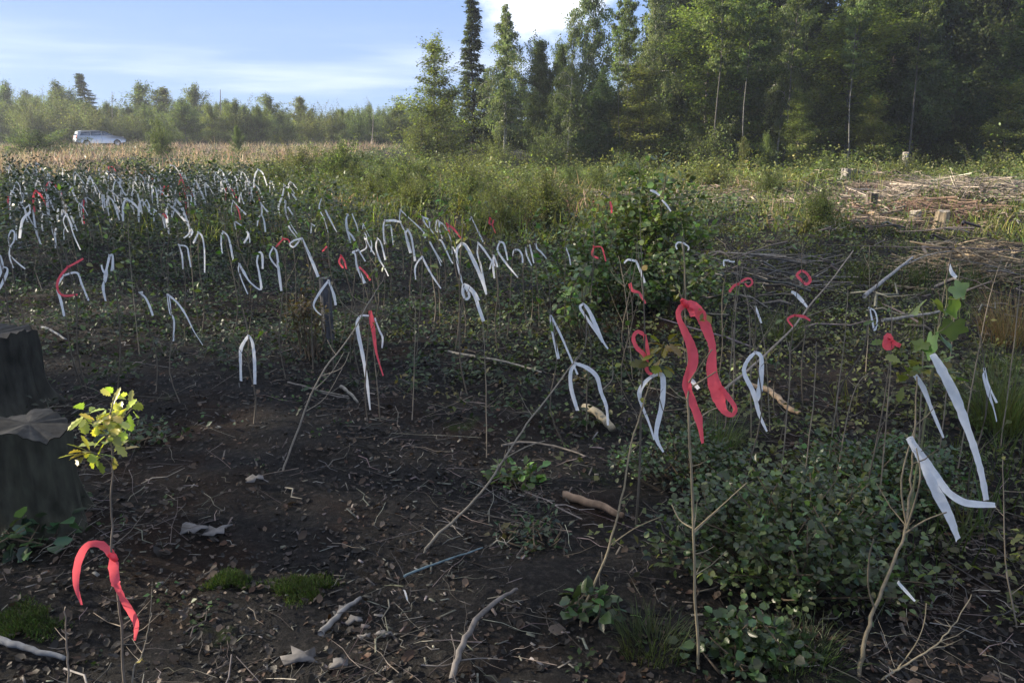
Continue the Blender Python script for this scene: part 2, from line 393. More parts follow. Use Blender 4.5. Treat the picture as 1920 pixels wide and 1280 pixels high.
bramble("bramble_cover", 95000, 2.3, 11.5, 1.0, lambda x, y: (1 - bare(x, y)) * sstep(-1.2, 1.0, x) * (.35 + .65 * vnoise(x, y, 1.3, 1.0)), .20, .036,
        (.085, .100, .036), "low brambles with small olive and brown leaves covering the right hand soil", "brambles", xlim=(-2, 20))
bramble("herb_carpet", 170000, 3.8, 17, 1.1, lambda x, y: (1 - bare(x, y)) * sstep(1.6, -.4, x - .1 * y) * (.3 + .7 * vnoise(x, y, 1.1, 4.0)), .22, .038,
        (.036, .052, .026), "dark herb carpet between the ribboned stems", "herbs", xlim=(-20, 3))
# thin ground cover specks on the bare soil
bramble("seedling_herbs", 5200, 1.5, 5.5, 1.0, lambda x, y: bare(x, y) * (vnoise(x, y, 2.6, 8.0) > .68), .05, .022, (.03, .055, .015),
        "tiny green herbs sprouting in patches on the bare soil", "herbs", xlim=(-6, 3))

def blades(name, n, y0, y1, pw, dens, h, wd, base, label, cat, xlim=None, margin=2, lean=.35, hv=1.2, tuft=1, tr=.05):
    mb = MB()
    x, y = frustum_pts(n // tuft, y0, y1, pw, margin, xlim); x, y = keep(x, y, dens(x, y))
    k = len(x); cc = jit(k, base, .3, .10); hh = h * (.35 + .9 * vnoise(x, y, hv, 3.0)) * NR.uniform(.6, 1.2, k)
    if tuft > 1:
        x = np.repeat(x, tuft); y = np.repeat(y, tuft); cc = np.repeat(cc, tuft, axis=0) * NR.lognormal(0, .15, k * tuft)[:, None]; hh = np.repeat(hh, tuft) * NR.uniform(.5, 1.1, k * tuft)
        x = x + NR.normal(0, tr, len(x)); y = y + NR.normal(0, tr, len(x))
    m = len(x)
    mb.inst(BLADE, gpos(x, y, -.01), rots(m, None, NR.normal(0, lean, m), NR.normal(0, lean, m)), np.stack([wd * NR.uniform(.6, 1.4, m), hh * NR.uniform(.3, 1.2, m), hh], -1), cc)
    return tag(mb.build(name, M_straw if base[0] > .3 else M_grass), label, cat, kind="stuff")
def lane(x, y):      # brightly lit open strip between plantation and woods
    return sstep(10.5, 13, y + .55 * np.clip(-x, 0, 14) * -.0)
# golden grass on the left beyond the plantation
blades("golden_grass", 60000, 23, 64, .8, lambda x, y: sstep(-6.5, -10.5, x) * (.2 + .8 * (vnoise(x, y, .35, 1.0) > .45)), .62, .026, (.36, .275, .185),
       "tall dry golden grass growing in the sun beyond the plantation", "grass", xlim=(-48, 1), tuft=6, tr=.16)
blades("green_grass", 60000, 11, 40, .9, lambda x, y: sstep(-9, -2, x) * (.25 + .7 * vnoise(x, y, .6, 7.0)), .42, .022, (.13, .15, .042),
       "pale green and straw coloured grass on the sunlit clearing", "grass", xlim=(-12, 32), tuft=6, tr=.14)
blades("straw_tufts", 14000, 12, 38, .9, lambda x, y: sstep(-8, -2, x) * (vnoise(x, y, .8, 11.0) > .60), .50, .02, (.32, .24, .15),
       "dry straw tufts among the slash on the sunlit clearing", "grass", xlim=(-12, 32), tuft=6, tr=.12)
# grass growing in the shade at the right
blades("shade_grass", 26000, 2.6, 9, 1.0, lambda x, y: sstep(.8, 1.8, x - .15 * y) * (vnoise(x, y, 1.6, 2.2) > .60), .34, .0065, (.055, .075, .022),
       "thin green grass tufts in the shade at the right edge", "grass", xlim=(0, 9), tuft=9, tr=.05, lean=.22)

# weeds and small shrubs of the lit clearing
def lit(x, y): return sstep(8.3, 11.5, y)
bramble("clearing_weeds", 200000, 8.3, 42, .8, lambda x, y: lit(x, y) * sstep(-13, -5, x) * (.15 + .85 * (vnoise(x, y, .55, 6.0) > .45)), .62, .060, (.085, .105, .042),
        "knee high green weeds covering the sunlit clearing", "weeds", xlim=(-16, 34), clump=14)
bramble("clearing_scrub", 130000, 20, 48, .9, lambda x, y: sstep(-3, 4, x + 4) * (vnoise(x, y, .45, 9.0) > .35), 1.25, .085, (.150, .175, .050),
        "bright green scrub along the foot of the dark wood", "scrub", xlim=(-10, 38), clump=22)
bramble("meadow_weeds", 150000, 14, 62, 1.3, lambda x, y: sstep(-1, -4, x) * ((vnoise(x, y, .30, 12.0) > .58) | (y < 25) | (x > -9)), .75, .085, (.080, .100, .040),
        "green weeds growing among the dry golden grass", "weeds", xlim=(-46, 0), clump=16)
bramble("brown_heather", 26000, 12, 34, .9, lambda x, y: sstep(-4, 0, x) * (vnoise(x, y, .7, 15.0) > .62), .40, .045, (.13, .062, .035),
        "rust brown dying plants between the heaps of slash", "dead plants", xlim=(-6, 30), clump=12)

# slash: broken branches lying in bands over the clearing
def slash(name, n, f, ln, th, base, label, z=(0, .25), v=.3):
    mb = MB(); x, y = f(n); n = len(x); c = jit(n, base, v, .05)
    sl = NR.lognormal(math.log(ln), .5, n); tt = th * NR.lognormal(0, .4, n)
    mb.inst(TWIG, gpos(x, y, NR.uniform(z[0], z[1], n)), rots(n, NR.normal(0, 1.1, n) + np.pi * (NR.uniform(0, 1, n) > .5), NR.normal(0, .1, n), NR.normal(0, .16, n)), np.stack([sl, tt, tt], -1), c)
    return tag(mb.build(name, M_wood), label, "slash", kind="stuff")
def band(x0, x1, y0, y1):
    def f(n):
        x, y = frustum_pts(n * 4, y0, y1, 1, 1.5, (x0, x1)); x, y = keep(x, y, vnoise(x, y, 1.1, 21.0)); return x[:n], y[:n]
    return f
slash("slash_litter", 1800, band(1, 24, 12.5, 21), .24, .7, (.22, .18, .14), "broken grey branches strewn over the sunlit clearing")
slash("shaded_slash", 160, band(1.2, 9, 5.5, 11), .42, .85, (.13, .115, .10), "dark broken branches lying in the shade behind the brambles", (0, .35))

# ------------------------------------------------------------------ trees
def arr(pts): return [Vector(p) for p in pts]
def make_tree(seed, kind, H, Rr, nleaf, lsz, base, trunk_r, tcol):
    """returns (trunk mesh, crown mesh) of one tree with limbs and leaf sprays"""
    r = random.Random(seed); g = np.random.default_rng(seed)
    T = MB(); n = 9; pts = []; ox = oy = 0
    lean = (r.uniform(-.02, .02), r.uniform(-.02, .02))
    for i in range(n):
        z = H * i / (n - 1); ox += r.uniform(-1, 1) * .012 * H; oy += r.uniform(-1, 1) * .012 * H
        pts.append(Vector((ox + lean[0] * z, oy + lean[1] * z, z - (.2 if i == 0 else 0))))
    T.tube(pts, [trunk_r * (1 - .93 * i / (n - 1)) for i in range(n)], tcol, 7)
    def on_trunk(z):
        t = max(0, min(.999, z / H)) * (n - 1); i = int(t); return pts[i].lerp(pts[i + 1], t - i)
    spec = dict(
        spruce=dict(base=.04, nl=86, prof=lambda t: 1.0 - t * .97, el=(-18, -4), tip=.10, sub=7, flat=.05, spread=.11, droop=.0),
        beech=dict(base=.06, nl=74, prof=lambda t: min(1, 1.25 * (1 - t) ** .5 + .12) * (.85 + .3 * math.sin(9 * t + seed)), el=(8, 55), tip=-.10, sub=9, flat=.55, spread=.42, droop=.0),
        birch=dict(base=.22, nl=44, prof=lambda t: .45 + .75 * math.sin(math.pi * t ** .9) * (1 - .3 * t), el=(30, 60), tip=-.55, sub=8, flat=.35, spread=.28, droop=.9),
        oak=dict(base=.10, nl=64, prof=lambda t: min(1, 1.35 * (1 - t) ** .5 + .1) * (.8 + .35 * math.sin(8 * t + seed)), el=(10, 60), tip=.05, sub=9, flat=.6, spread=.42, droop=.0),
        pole=dict(base=.50, nl=26, prof=lambda t: .5 + .7 * math.sin(math.pi * t ** .9), el=(20, 60), tip=-.2, sub=6, flat=.5, spread=.34, droop=.2),
        bush=dict(base=0, nl=64, prof=lambda t: 1.0, el=(12, 88), tip=-.05, sub=7, flat=.9, spread=.30, droop=0),
        young=dict(base=.01, nl=52, prof=lambda t: min(1, 1.3 * (1 - t) ** .5 + .1) * (.6 + .6 * r.random()), el=(20, 80), tip=.1, sub=8, flat=.8, spread=.42, droop=.0),
    )[kind]
    S = []; Dr = []; Wt = []; Br = []
    ga = r.uniform(0, 6.28)
    for i in range(spec['nl']):
        t = (i + r.random()) / spec['nl']; zz = H * (spec['base'] + (1 - spec['base']) * t * .985)
        ga += 2.4 + r.uniform(-.6, .6)
        if kind == 'bush': zz = H * .40 * t
        lob = 1 + .32 * math.sin(2 * ga + 4.0 * t + seed) if kind not in ('spruce',) else 1
        ln = Rr * spec['prof'](t) * lob * r.uniform(.55, 1.18)
        if kind in ('beech', 'oak', 'birch') and r.random() < .10: ln *= .45
        e = math.radians(r.uniform(*spec['el'])) * (1 if kind == 'spruce' else (.5 + .9 * t))
        d = Vector((math.cos(ga) * math.cos(e), math.sin(ga) * math.cos(e), math.sin(e)))
        p0 = on_trunk(zz); lp = [p0]
        for k in range(1, 5):
            f = k / 4; q = p0 + d * ln * f + Vector((0, 0, spec['tip'] * ln * f * f)) + Vector((r.uniform(-1, 1), r.uniform(-1, 1), r.uniform(-.6, .6))) * ln * .045
            lp.append(q)
        T.tube(lp, [max(.006, trunk_r * .30 * (1 - t) + .010) * (1 - .8 * k / 4) for k in range(5)], tcol, 4, False)
        br = r.uniform(.55, 1.45)
        for k in range(spec['sub']):
            f = .18 + .82 * (k + r.random()) / spec['sub']; fi = f * 4; a = int(min(3, fi)); b0 = lp[a].lerp(lp[a + 1], fi - a)
            side = (-1) ** k * r.uniform(.5, 1.3); dd = Vector((d.x * math.cos(side) - d.y * math.sin(side), d.x * math.sin(side) + d.y * math.cos(side), d.z * .5 + r.uniform(-.15, .2)))
            sl = ln * spec['spread'] * (1.25 - .5 * f) * r.uniform(.7, 1.3) + .15
            b1 = b0 + dd * sl + Vector((0, 0, -spec['droop'] * sl * r.uniform(.4, 1.6)))
            if k % 2 == 0: T.tube([b0, b1], [.010, .004], tcol, 3, False)
            S.append((b0, b1)); Wt.append(sl + .1); Br.append(br * r.uniform(.8, 1.2)); Dr.append(dd)
    A = np.array([s[0] for s in S]); B = np.array([s[1] for s in S]); W = np.array(Wt); W /= W.sum(); BRr = np.array(Br)
    k = g.choice(len(S), nleaf, p=W); f = g.uniform(0, 1.08, nleaf)
    ctr = A[k] + (B[k] - A[k]) * f[:, None]
    sp = spec['spread'] * .34 * Rr * .5
    off = g.normal(0, 1, (nleaf, 3)) * np.array([sp, sp, sp * spec['flat'] * 1.5])
    if kind == 'birch': off[:, 2] -= g.exponential(.30, nleaf) * .8
    if kind == 'spruce': off = g.normal(0, 1, (nleaf, 3)) * np.array([.09, .09, .05]); off[:, 2] -= g.exponential(.05, nleaf)
    pos = ctr + off
    yaw = g.uniform(0, 2 * np.pi, nleaf)
    if kind == 'beech': pi_, ro = g.normal(-.15, .32, nleaf), g.normal(0, .35, nleaf)
    elif kind == 'birch': pi_, ro = g.normal(-1.1, .5, nleaf), g.normal(0, .6, nleaf)
    elif kind == 'spruce':
        dxy = (B - A)[k]; yaw = np.arctan2(dxy[:, 1], dxy[:, 0]) - np.pi / 2 + g.normal(0, .5, nleaf); pi_, ro = g.normal(-.35, .3, nleaf), g.normal(0, .6, nleaf)
    else: pi_, ro = g.normal(-.2, .7, nleaf), g.normal(0, .7, nleaf)
    s = lsz * g.uniform(.6, 1.4, nleaf); sx = s * (.5 if kind == 'spruce' else 1)
    c = np.tile(np.array(base), (nleaf, 1)) * (BRr[k] * g.lognormal(0, .18, nleaf))[:, None] * (1 + g.normal(0, .06, (nleaf, 3)))
    C = MB(); C.inst(RHOMB, pos, rots(nleaf, yaw, pi_, ro), np.stack([sx, s, s], -1), np.clip(c, .003, .6))
    return T.mesh("trunk", M_bark), C.mesh("crown", M_tree)

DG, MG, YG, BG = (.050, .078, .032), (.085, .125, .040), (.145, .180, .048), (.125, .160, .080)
GREYT, PALET, DARKT = (.10, .09, .08), (.34, .33, .30), (.055, .045, .038)
TV = {}
def tv(key, *a):
    TV[key] = make_tree(*a)
tv('spruce', 1, 'spruce', 10, 1.55, 17000, .19, (.050, .070, .036), .13, DARKT)
tv('spruce2', 2, 'spruce', 10, 2.2, 16000, .19, (.045, .066, .032), .14, DARKT)
tv('beechA', 3, 'beech', 12, 2.9, 24000, .17, YG, .13, GREYT)
tv('beechB', 4, 'beech', 12, 2.6, 23000, .17, MG, .12, GREYT)
tv('beechC', 5, 'beech', 7, 2.2, 15000, .14, (.150, .175, .055), .08, GREYT)
tv('birchA', 6, 'birch', 12, 2.1, 20000, .12, BG, .11, PALET)
tv('birchB', 7, 'birch', 12, 1.7, 14000, .09, BG, .10, PALET)
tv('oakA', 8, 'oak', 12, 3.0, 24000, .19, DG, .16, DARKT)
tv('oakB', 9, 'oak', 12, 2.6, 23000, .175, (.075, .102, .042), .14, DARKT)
tv('poleA', 41, 'pole', 12, 1.6, 7000, .15, (.10, .135, .05), .085, (.08, .075, .065))
tv('poleB', 42, 'pole', 12, 1.3, 5000, .15, (.11, .145, .06), .065, (.14, .135, .12))
tv('bushA', 31, 'bush', 2.2, 1.9, 13000, .085, (.095, .125, .05), .03, GREYT)
tv('bushB', 32, 'bush', 2.2, 1.9, 9000, .085, (.140, .160, .065), .03, GREYT)
tv('shade', 21, 'oak', 12, 3.0, 4600, .17, DG, .16, DARKT)
tv('youngA', 10, 'young', 4, 1.3, 12000, .085, (.125, .155, .055), .05, GREYT)
tv('youngB', 12, 'young', 4, 1.1, 10000, .085, (.165, .185, .070), .045, GREYT)
tv('youngC', 13, 'young', 4, 1.6, 14000, .095, (.095, .125, .050), .05, GREYT)
TH = dict(spruce=10, spruce2=10, beechA=12, beechB=12, beechC=7, birchA=12, birchB=12, shade=12, poleA=12, poleB=12, bushA=2.6, bushB=2.6, oakA=12, oakB=12, youngA=4, youngB=4, youngC=4)
def place_tree(var, u, Y, top=None, H=None, label='', group=None, wide=1.0, name=None, x=None, rz=None, cat='tree'):
    if x is None: x = (u - CX) * (Y / (FPX * math.cos(PITCH) + 0)) * 1.0 * (math.cos(PITCH) ** 2 + 0) if False else P(u, HORV, Y).x
    z = hzf(x, Y)
    if H is None: H = P(u, top, Y).z - z
    s = H / TH[var]; sw = s * wide
    nm = name or {'p': 'slender_tree', 'h': 'oak_tree', 's': 'spruce_tree', 'b': 'beech_tree', 'o': 'oak_tree', 'y': 'young_tree'}[var[0]]
    if var.startswith('bush') and not name: nm = 'bushy_tree'
    if var.startswith('pole') and not name: nm = 'slender_tree'
    if var.startswith('birch') and not name: nm = 'birch_tree'
    e = empty(nm, (x, Y, z), label, cat, group, rnd.uniform(0, 6.28) if rz is None else rz, (sw, sw, s))
    child("trunk", TV[var][0], e); child("crown", TV[var][1], e)
    return e
# front row of the wood: variant, u, Y, top v (may lie above the frame), width factor, label
FR = [
 ('beechC', 822, 42, 92, 1.05, "feathery pale green young beech, leftmost of the tall wood"),
 ('spruce', 888, 46, -8, 1.05, "slender dark spruce with a pointed spire against the blue sky"),
 ('birchA', 948, 44, 12, .95, "wispy pale birch just right of the pointed spruce"),
 ('oakB', 1008, 45, 78, .72, "dark rounded tree below the bright cloud, beside the wispy birch"),
 ('oakB', 1050, 48, 85, .70, "narrow blue green tree, second of the dark pair under the cloud"),
 ('birchB', 1068, 43, 20, .85, "thin leafy tree before the cloud with see-through upper branches"),
 ('birchA', 1118, 45, -60, .9, "tall grey green tree with bushy head at the right of the cloud"),
 ('oakA', 1122, 41, 150, .85, "dark spreading lower tree with glinting leaves beneath the cloud"),
 ('birchB', 1168, 50, -60, .55, "sparse tree with bare forked trunks in the sky gap"),
 ('birchA', 1215, 47, -40, .80, "tall thin crowned tree right of the forked bare trunks"),
 ('beechC', 1205, 41, 140, 1.1, "yellow green bushy beech with broad lower crown below thin crowned tree"),
 ('oakB', 1258, 49, -40, .7, "grey green tree rising behind the yellow green bushy beech"),
 ('beechA', 1325, 42, -110, .88, "tall yellow green beech with a long dark trunk line"),
 ('beechB', 1392, 43, -110, .72, "dark green beech with a thin pale trunk between taller crowns"),
 ('birchA', 1462, 44, -60, .72, "weeping birch with hanging tips left of the blue sky notch"),
 ('beechC', 1500, 39, 185, .9, "low golden green beech branches in tiers over the scrub"),
 ('beechA', 1592, 41, -90, .95, "big yellow green beech with white trunk streak right of sky notch"),
 ('beechB', 1660, 44, -110, .85, "deep green beech close behind the white streaked one"),
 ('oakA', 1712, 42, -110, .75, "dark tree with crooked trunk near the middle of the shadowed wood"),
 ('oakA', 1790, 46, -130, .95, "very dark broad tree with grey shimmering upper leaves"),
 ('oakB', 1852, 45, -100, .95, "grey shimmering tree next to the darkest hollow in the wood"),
 ('beechB', 1915, 41, -60, 1.0, "green tiered beech at the right edge, brushing the frame"),
 ('beechC', 1888, 38, 170, 1.0, "lit low beech in front of the right edge trees"),
 ('beechC', 1640, 39, 190, .9, "small rounded green tree at the foot of the big beeches"),
 ('bushA', 1350, 39, 235, 1.0, "low dark arching thicket tree at the foot of the tall yellow beech"),
 ('youngB', 1398, 37, 262, .8, "small orange tinged sapling before the dark trunks"),
 ('youngA', 1440, 37, 258, .9, "small bright green sapling beside the orange tinged one"),
 ('bushB', 930, 38, 255, .7, "lit green bush with upright shoots below the wispy birch"),
 ('bushA', 1030, 39, 245, .9, "broad grey green shrub under the dark pair of trees"),
 ('poleA', 1340, 39, -60, .8, "slender tree with a dark bare trunk before the tall yellow green beech"),
 ('poleB', 1398, 39, -40, .8, "slender pale trunked tree between the tall beeches"),
 ('poleB', 1598, 38, -40, .8, "pale trunk rising before the big beech right of the sky notch"),
 ('poleA', 1706, 39, -60, .9, "crooked dark bare trunk before the shadowed middle of the wood"),
 ('poleB', 1165, 41, 10, .7, "left one of two thin bare trunks against the sky gap"),
 ('poleA', 1176, 42, 5, .6, "right one of two thin bare trunks against the sky gap"),
 ('poleA', 1478, 40, -80, .7, "thin dark trunk beside the weeping birch"),
 ('poleB', 948, 41, 60, .5, "pale straight trunk at the foot of the wispy birch"),
 ('bushB', 790, 40, 222, .8, "bright yellow green bush where the wood meets the meadow"),
]
for v_, u_, Y_, top_, w_, lb in FR:
    place_tree(v_, u_, Y_, top=top_, wide=w_, label=lb, group="trees along the front edge of the tall wood")
# deep rows behind
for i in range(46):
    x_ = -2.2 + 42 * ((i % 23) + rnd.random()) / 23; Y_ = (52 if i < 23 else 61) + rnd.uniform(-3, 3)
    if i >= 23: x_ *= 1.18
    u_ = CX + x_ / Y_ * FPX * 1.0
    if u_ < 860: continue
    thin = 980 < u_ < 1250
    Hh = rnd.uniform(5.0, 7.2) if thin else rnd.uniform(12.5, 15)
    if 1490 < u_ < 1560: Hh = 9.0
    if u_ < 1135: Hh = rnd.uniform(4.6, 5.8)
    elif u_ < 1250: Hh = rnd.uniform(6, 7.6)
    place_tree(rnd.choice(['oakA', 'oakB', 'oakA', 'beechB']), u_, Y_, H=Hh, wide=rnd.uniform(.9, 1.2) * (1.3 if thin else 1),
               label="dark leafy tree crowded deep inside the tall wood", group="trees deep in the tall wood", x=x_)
# understorey that closes the foot of the wood
for i in range(44):
    Y_ = rnd.uniform(44, 56); x_ = rnd.uniform(-5.0, 38) * Y_ / 50
    place_tree(rnd.choice(['bushA', 'bushA', 'youngC']), 0, Y_, H=rnd.uniform(2.4, 4.4), wide=1.0, x=x_,
               label="shaded bushy sapling filling the foot of the tall wood", group="saplings under the tall wood", name="understorey_sapling")
# hazy young wood along the left skyline
LT = [('spruce2', 168, 82, 136, 1.5, "lone dark spruce standing above the hazy thicket behind the car"),
      ('youngA', 272, 84, 168, 1.5, "round topped sapling poking above the thicket, right of the lone spruce"),
      ('youngB', 308, 84, 172, 1.6, "second round topped sapling right of the lone spruce"),
      ('youngC', 367, 86, 176, 1.3, "dark shrubby crown beside the dead pole"),
      ('youngA', 505, 80, 188, 1.5, "pale sapling standing above the middle of the hazy thicket"),
      ('youngB', 566, 84, 188, 1.5, "feathery sapling at the right part of the hazy thicket"),
      ('youngC', 20, 84, 172, 1.2, "rounded tree at the left end of the hazy thicket"),
      ('youngC', 118, 84, 172, 1.3, "broad hazy tree left of the lone spruce"),
      ('youngC', 750, 72, 205, 1.6, "dark shrubby tree where the thicket runs into the tall wood"),
      ('bushA', 296, 40, 222, .6, "bushy green birch standing alone in the golden grass right of the car"),
      ('youngC', 442, 44, 245, .8, "tiny conifer shaped sapling in the golden grass"),]
for v_, u_, Y_, top_, w_, lb in LT:
    place_tree(v_, u_, Y_, top=top_, wide=w_, label=lb, group="trees of the hazy thicket" if Y_ > 60 else None)
for i in range(112):
    k = i % 3; Y_ = (74, 83, 93)[k] + rnd.uniform(-4, 4)
    u_ = -60 + 900 * ((i // 3) + rnd.random()) / 37
    topv = 205 - 4 * math.sin(u_ * .02) - max(0, 230 - u_) * .06 + max(0, u_ - 450) * .03 + rnd.uniform(-4, 6) - (k == 2) * 3
    kk = rnd.choice(['youngA', 'youngC', 'bushA', 'bushB', 'bushA', 'bushB'])
    place_tree(kk, u_, Y_, top=topv, wide=rnd.uniform(1.0, 1.5) if kk[0] == 'y' else rnd.uniform(.6, .95),
               label="hazy young tree in the unbroken thicket along the left skyline", group="young trees of the skyline thicket")
# tall trees standing left of the picture whose shade falls over the plantation
for i, (x_, y_, H_) in enumerate([(-18, 6, 13), (-19, 10.5, 14), (-22.5, 12.6, 14), (-26, 16.8, 9), (-25, 7.6, 16), (-28, 20, 8.5), (-20, 1.0, 13), (-23, 14.6, 8), (-18, -5, 12)]):
    place_tree('shade', 0, y_, H=H_, name='shade_tree', x=x_, wide=1.15,
               label="tall tree beside the plantation that casts its shade over the ribbons", group="shade trees left of the plantation")

# dead poles
def pole(u, v0, v1, Y, r, col, label, name="dead_tree"):
    b = P(u, v0, Y); b.z = hzf(b.x, Y); t = P(u + 2, v1, Y)
    m = MB(); m.tube([b, b.lerp(t, .5) + Vector((.03, 0, 0)), t], [r, r * .7, r * .35], col, 5)
    tag(m.build(name, M_bark, origin=b), label, "dead tree")
pole(411, 250, 168, 78, .09, (.20, .18, .16), "bare dead pole sticking up above the skyline thicket")
pole(208, 250, 172, 80, .06, (.20, .18, .16), "thin bare dead stem right of the lone spruce")
pole(698, 300, 205, 60, .035, (.25, .22, .2), "slim bare trunk between thicket and tall wood")
# small shrubs of the clearing
for v_, u_, Y_, top_, w_, lb in [
 ('bushA', 640, 22, 266, 1.12, "sunlit round shrub at the edge of the plantation, below the thicket"),
 ('bushA', 752, 23, 296, 1.42, "dark green shrub beside the leaning grey stump"),
 ('bushB', 690, 17, 330, 1.20, "low olive shrub in front of the sunlit round shrub"),
 ('bushB', 960, 15, 350, 0.98, "yellow green tuft shrub in front of the pale slash heap"),
 ('bushA', 1565, 24, 286, 0.90, "fresh green shrub just left of the grey stump on the clearing"),
 ('bushB', 1700, 26, 290, 1.05, "light green shrub near the upright post"),
 ('bushA', 1452, 18, 318, 0.98, "grey green shrub midway across the clearing"),
 ('bushB', 1340, 21, 300, 1.12, "loose straw green shrub under the arching thicket tree"),
 ('bushA', 1555, 11.5, 352, 0.90, "small shrub growing among broken branches below the grey stump"),
 ('bushB', 560, 26, 275, 1.35, "pale shrub in the golden grass"),
 ('bushA', 60, 45, 243, 1.95, "dusty green mound of shrub left of the parked car"),
 ('bushB', 870, 24, 292, 1.20, "weedy shrub below the pointed spruce"),
 ('bushA', 1180, 22, 288, 0.90, "shrub with upright shoots behind the leafy bush"),
 ('bushB', 1860, 22, 290, 1.35, "light shrub at the right end of the clearing"),
]:
    place_tree(v_, u_, Y_, top=top_, wide=w_, label=lb, group="shrubs on the clearing", name="shrub", cat="shrub")

for i in range(34):
    Y_ = rnd.uniform(11.5, 27); u_ = rnd.uniform(480 + max(0, 17 - Y_) * 70, 1130); x_ = P(u_, HORV, Y_).x
    place_tree(rnd.choice(['bushA', 'bushB']), 0, Y_, H=rnd.uniform(.35, .78) * (1 if Y_ < 20 else 1.2), wide=rnd.uniform(.8, 1.2), x=x_,
               label="low green bush in the thick weeds between plantation and meadow", group="low bushes in the weeds", name="shrub", cat="shrub")
# ------------------------------------------------------------------ stumps, post, logs, slash heaps
def stump(name, u, Y, vtop, r, label, col=(.17, .155, .14), lean=0, cat="stump", top=(.33, .28, .22)):
    b = P(u, HORV, Y); b.z = hzf(b.x, Y) - .03; H = P(u, vtop, Y).z - b.z
    m = MB(); sides = 52; rings = 16; V = []; F = []
    rr = random.Random(int(u)); ph = [rr.uniform(0, 6.28) for _ in range(4)]
    for i in range(rings):
        t = i / (rings - 1); fl = 1 + .35 * (1 - t) ** 5
        for k in range(sides):
            a = 2 * math.pi * k / sides
            q = r * fl * (1 + .10 * math.sin(3 * a + ph[0]) + .05 * math.sin(7 * a + ph[1]) + .10 * (1 - t) ** 2 * math.sin(5 * a + ph[2]))
            q *= 1 + .13 * mnoise.noise((math.cos(a) * 5, math.sin(a) * 5 + u, t * H * 1.6)) + .07 * mnoise.noise((math.cos(a) * 16, math.sin(a) * 16 + u, t * H * 4))
            jag = r * (.07 * math.sin(4 * a + ph[3]) + rr.uniform(-.07, .10)) if i == rings - 1 else 0
            V.append((b.x + q * math.cos(a) + lean * H * t, b.y + q * math.sin(a), b.z + H * t + jag + (.12 * r * math.cos(a + ph[0]) if i == rings - 1 else 0)))
    for i in range(rings - 1):
        for k in range(sides): F.append((i * sides + k, i * sides + (k + 1) % sides, (i + 1) * sides + (k + 1) % sides, (i + 1) * sides + k))
    m.raw(V, F, col)
    e = empty(name, b, label, cat)
    m.build("bark", M_bark, e, True, origin=b)
    t = MB(); V2 = [V[(rings - 1) * sides + k] for k in range(sides)]; c = np.mean(V2, axis=0); V3 = []
    for f, dz in ((.985, .002), (.6, .006), (.25, .01)):
        for k in range(sides): q = c + (np.array(V2[k]) - c) * f; V3.append((q[0], q[1], q[2] + dz))
    V3.append(tuple(c + np.array((0, 0, .012)))); F2 = []
    for i in range(2):
        for k in range(sides): F2.append((i * sides + k, i * sides + (k + 1) % sides, (i + 1) * sides + (k + 1) % sides, (i + 1) * sides + k))
    for k in range(sides): F2.append((2 * sides + k, 2 * sides + (k + 1) % sides, 3 * sides, 3 * sides))
    t.raw(V3, F2, top); t.build("cut_face", M_wood, e, False, origin=b)
    return e
stump("tree_stump", 1601, 20, 318, .19, "grey weathered stump standing on the sunlit clearing", (.20, .185, .17))
stump("wooden_post", 1705, 27, 286, .085, "short upright grey post before the shadowed wood", (.30, .27, .24), cat="post")
stump("tree_stump", 758, 17.5, 334, .13, "leaning grey stump beside the dark green shrub", (.12, .11, .10), .35)
stump("tree_stump", 1650, 14.5, 362, .10, "low dark stump in front of the grey weathered stump", (.10, .085, .07))
stump("tree_stump", 1788, 11.8, 396, .09, "pale split stump in the reddish debris near the right edge", (.24, .19, .13), .1)
stump("tree_stump", 1742, 12.6, 396, .08, "grey stump just left of the pale split stump", (.22, .2, .17), -.1)
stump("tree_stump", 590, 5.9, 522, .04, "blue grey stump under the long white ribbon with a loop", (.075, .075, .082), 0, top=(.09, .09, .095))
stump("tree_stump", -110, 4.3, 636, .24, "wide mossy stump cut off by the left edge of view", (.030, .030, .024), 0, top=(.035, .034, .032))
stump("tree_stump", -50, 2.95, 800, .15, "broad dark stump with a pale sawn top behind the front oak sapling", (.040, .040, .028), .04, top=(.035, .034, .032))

def stick(name, pts, rad, col, label, cat, group=None, mt=None, sides=7, smooth=True, twigs=()):
    """pts: (u, v, Y or None for lying on the ground)"""
    W3 = []
    for p in pts:
        W3.append(G(p[0], p[1]) + Vector((0, 0, p[3] if len(p) > 3 else .02)) if p[2] is None else P(*p[:3]))
    if isinstance(rad, (int, float)): rad = [rad * (1 - .45 * i / (len(W3) - 1)) for i in range(len(W3))]
    S, Rr = smooth_path(W3, rad, 5)
    rr = random.Random(int(pts[0][0] * 7 + pts[0][1]))
    S = [s + Vector((rr.uniform(-1, 1), rr.uniform(-1, 1), rr.uniform(-1, 1))) * Rr[i] * .35 for i, s in enumerate(S)]
    m = MB(); m.tube(S, Rr, col, sides)
    for tw in twigs:
        T3 = [P(*q[:3]) if q[2] is not None else G(q[0], q[1]) + Vector((0, 0, .03)) for q in tw]
        T3, rt = smooth_path(T3, [min(rad) * .6] * len(T3), 3); m.tube(T3, [max(.0009, r_ * (1 - .6 * i / len(rt))) for i, r_ in enumerate(rt)], col, 4)
    o = m.build(name, mt or M_wood, None, smooth, origin=W3[0])
    return tag(o, label, cat, group)
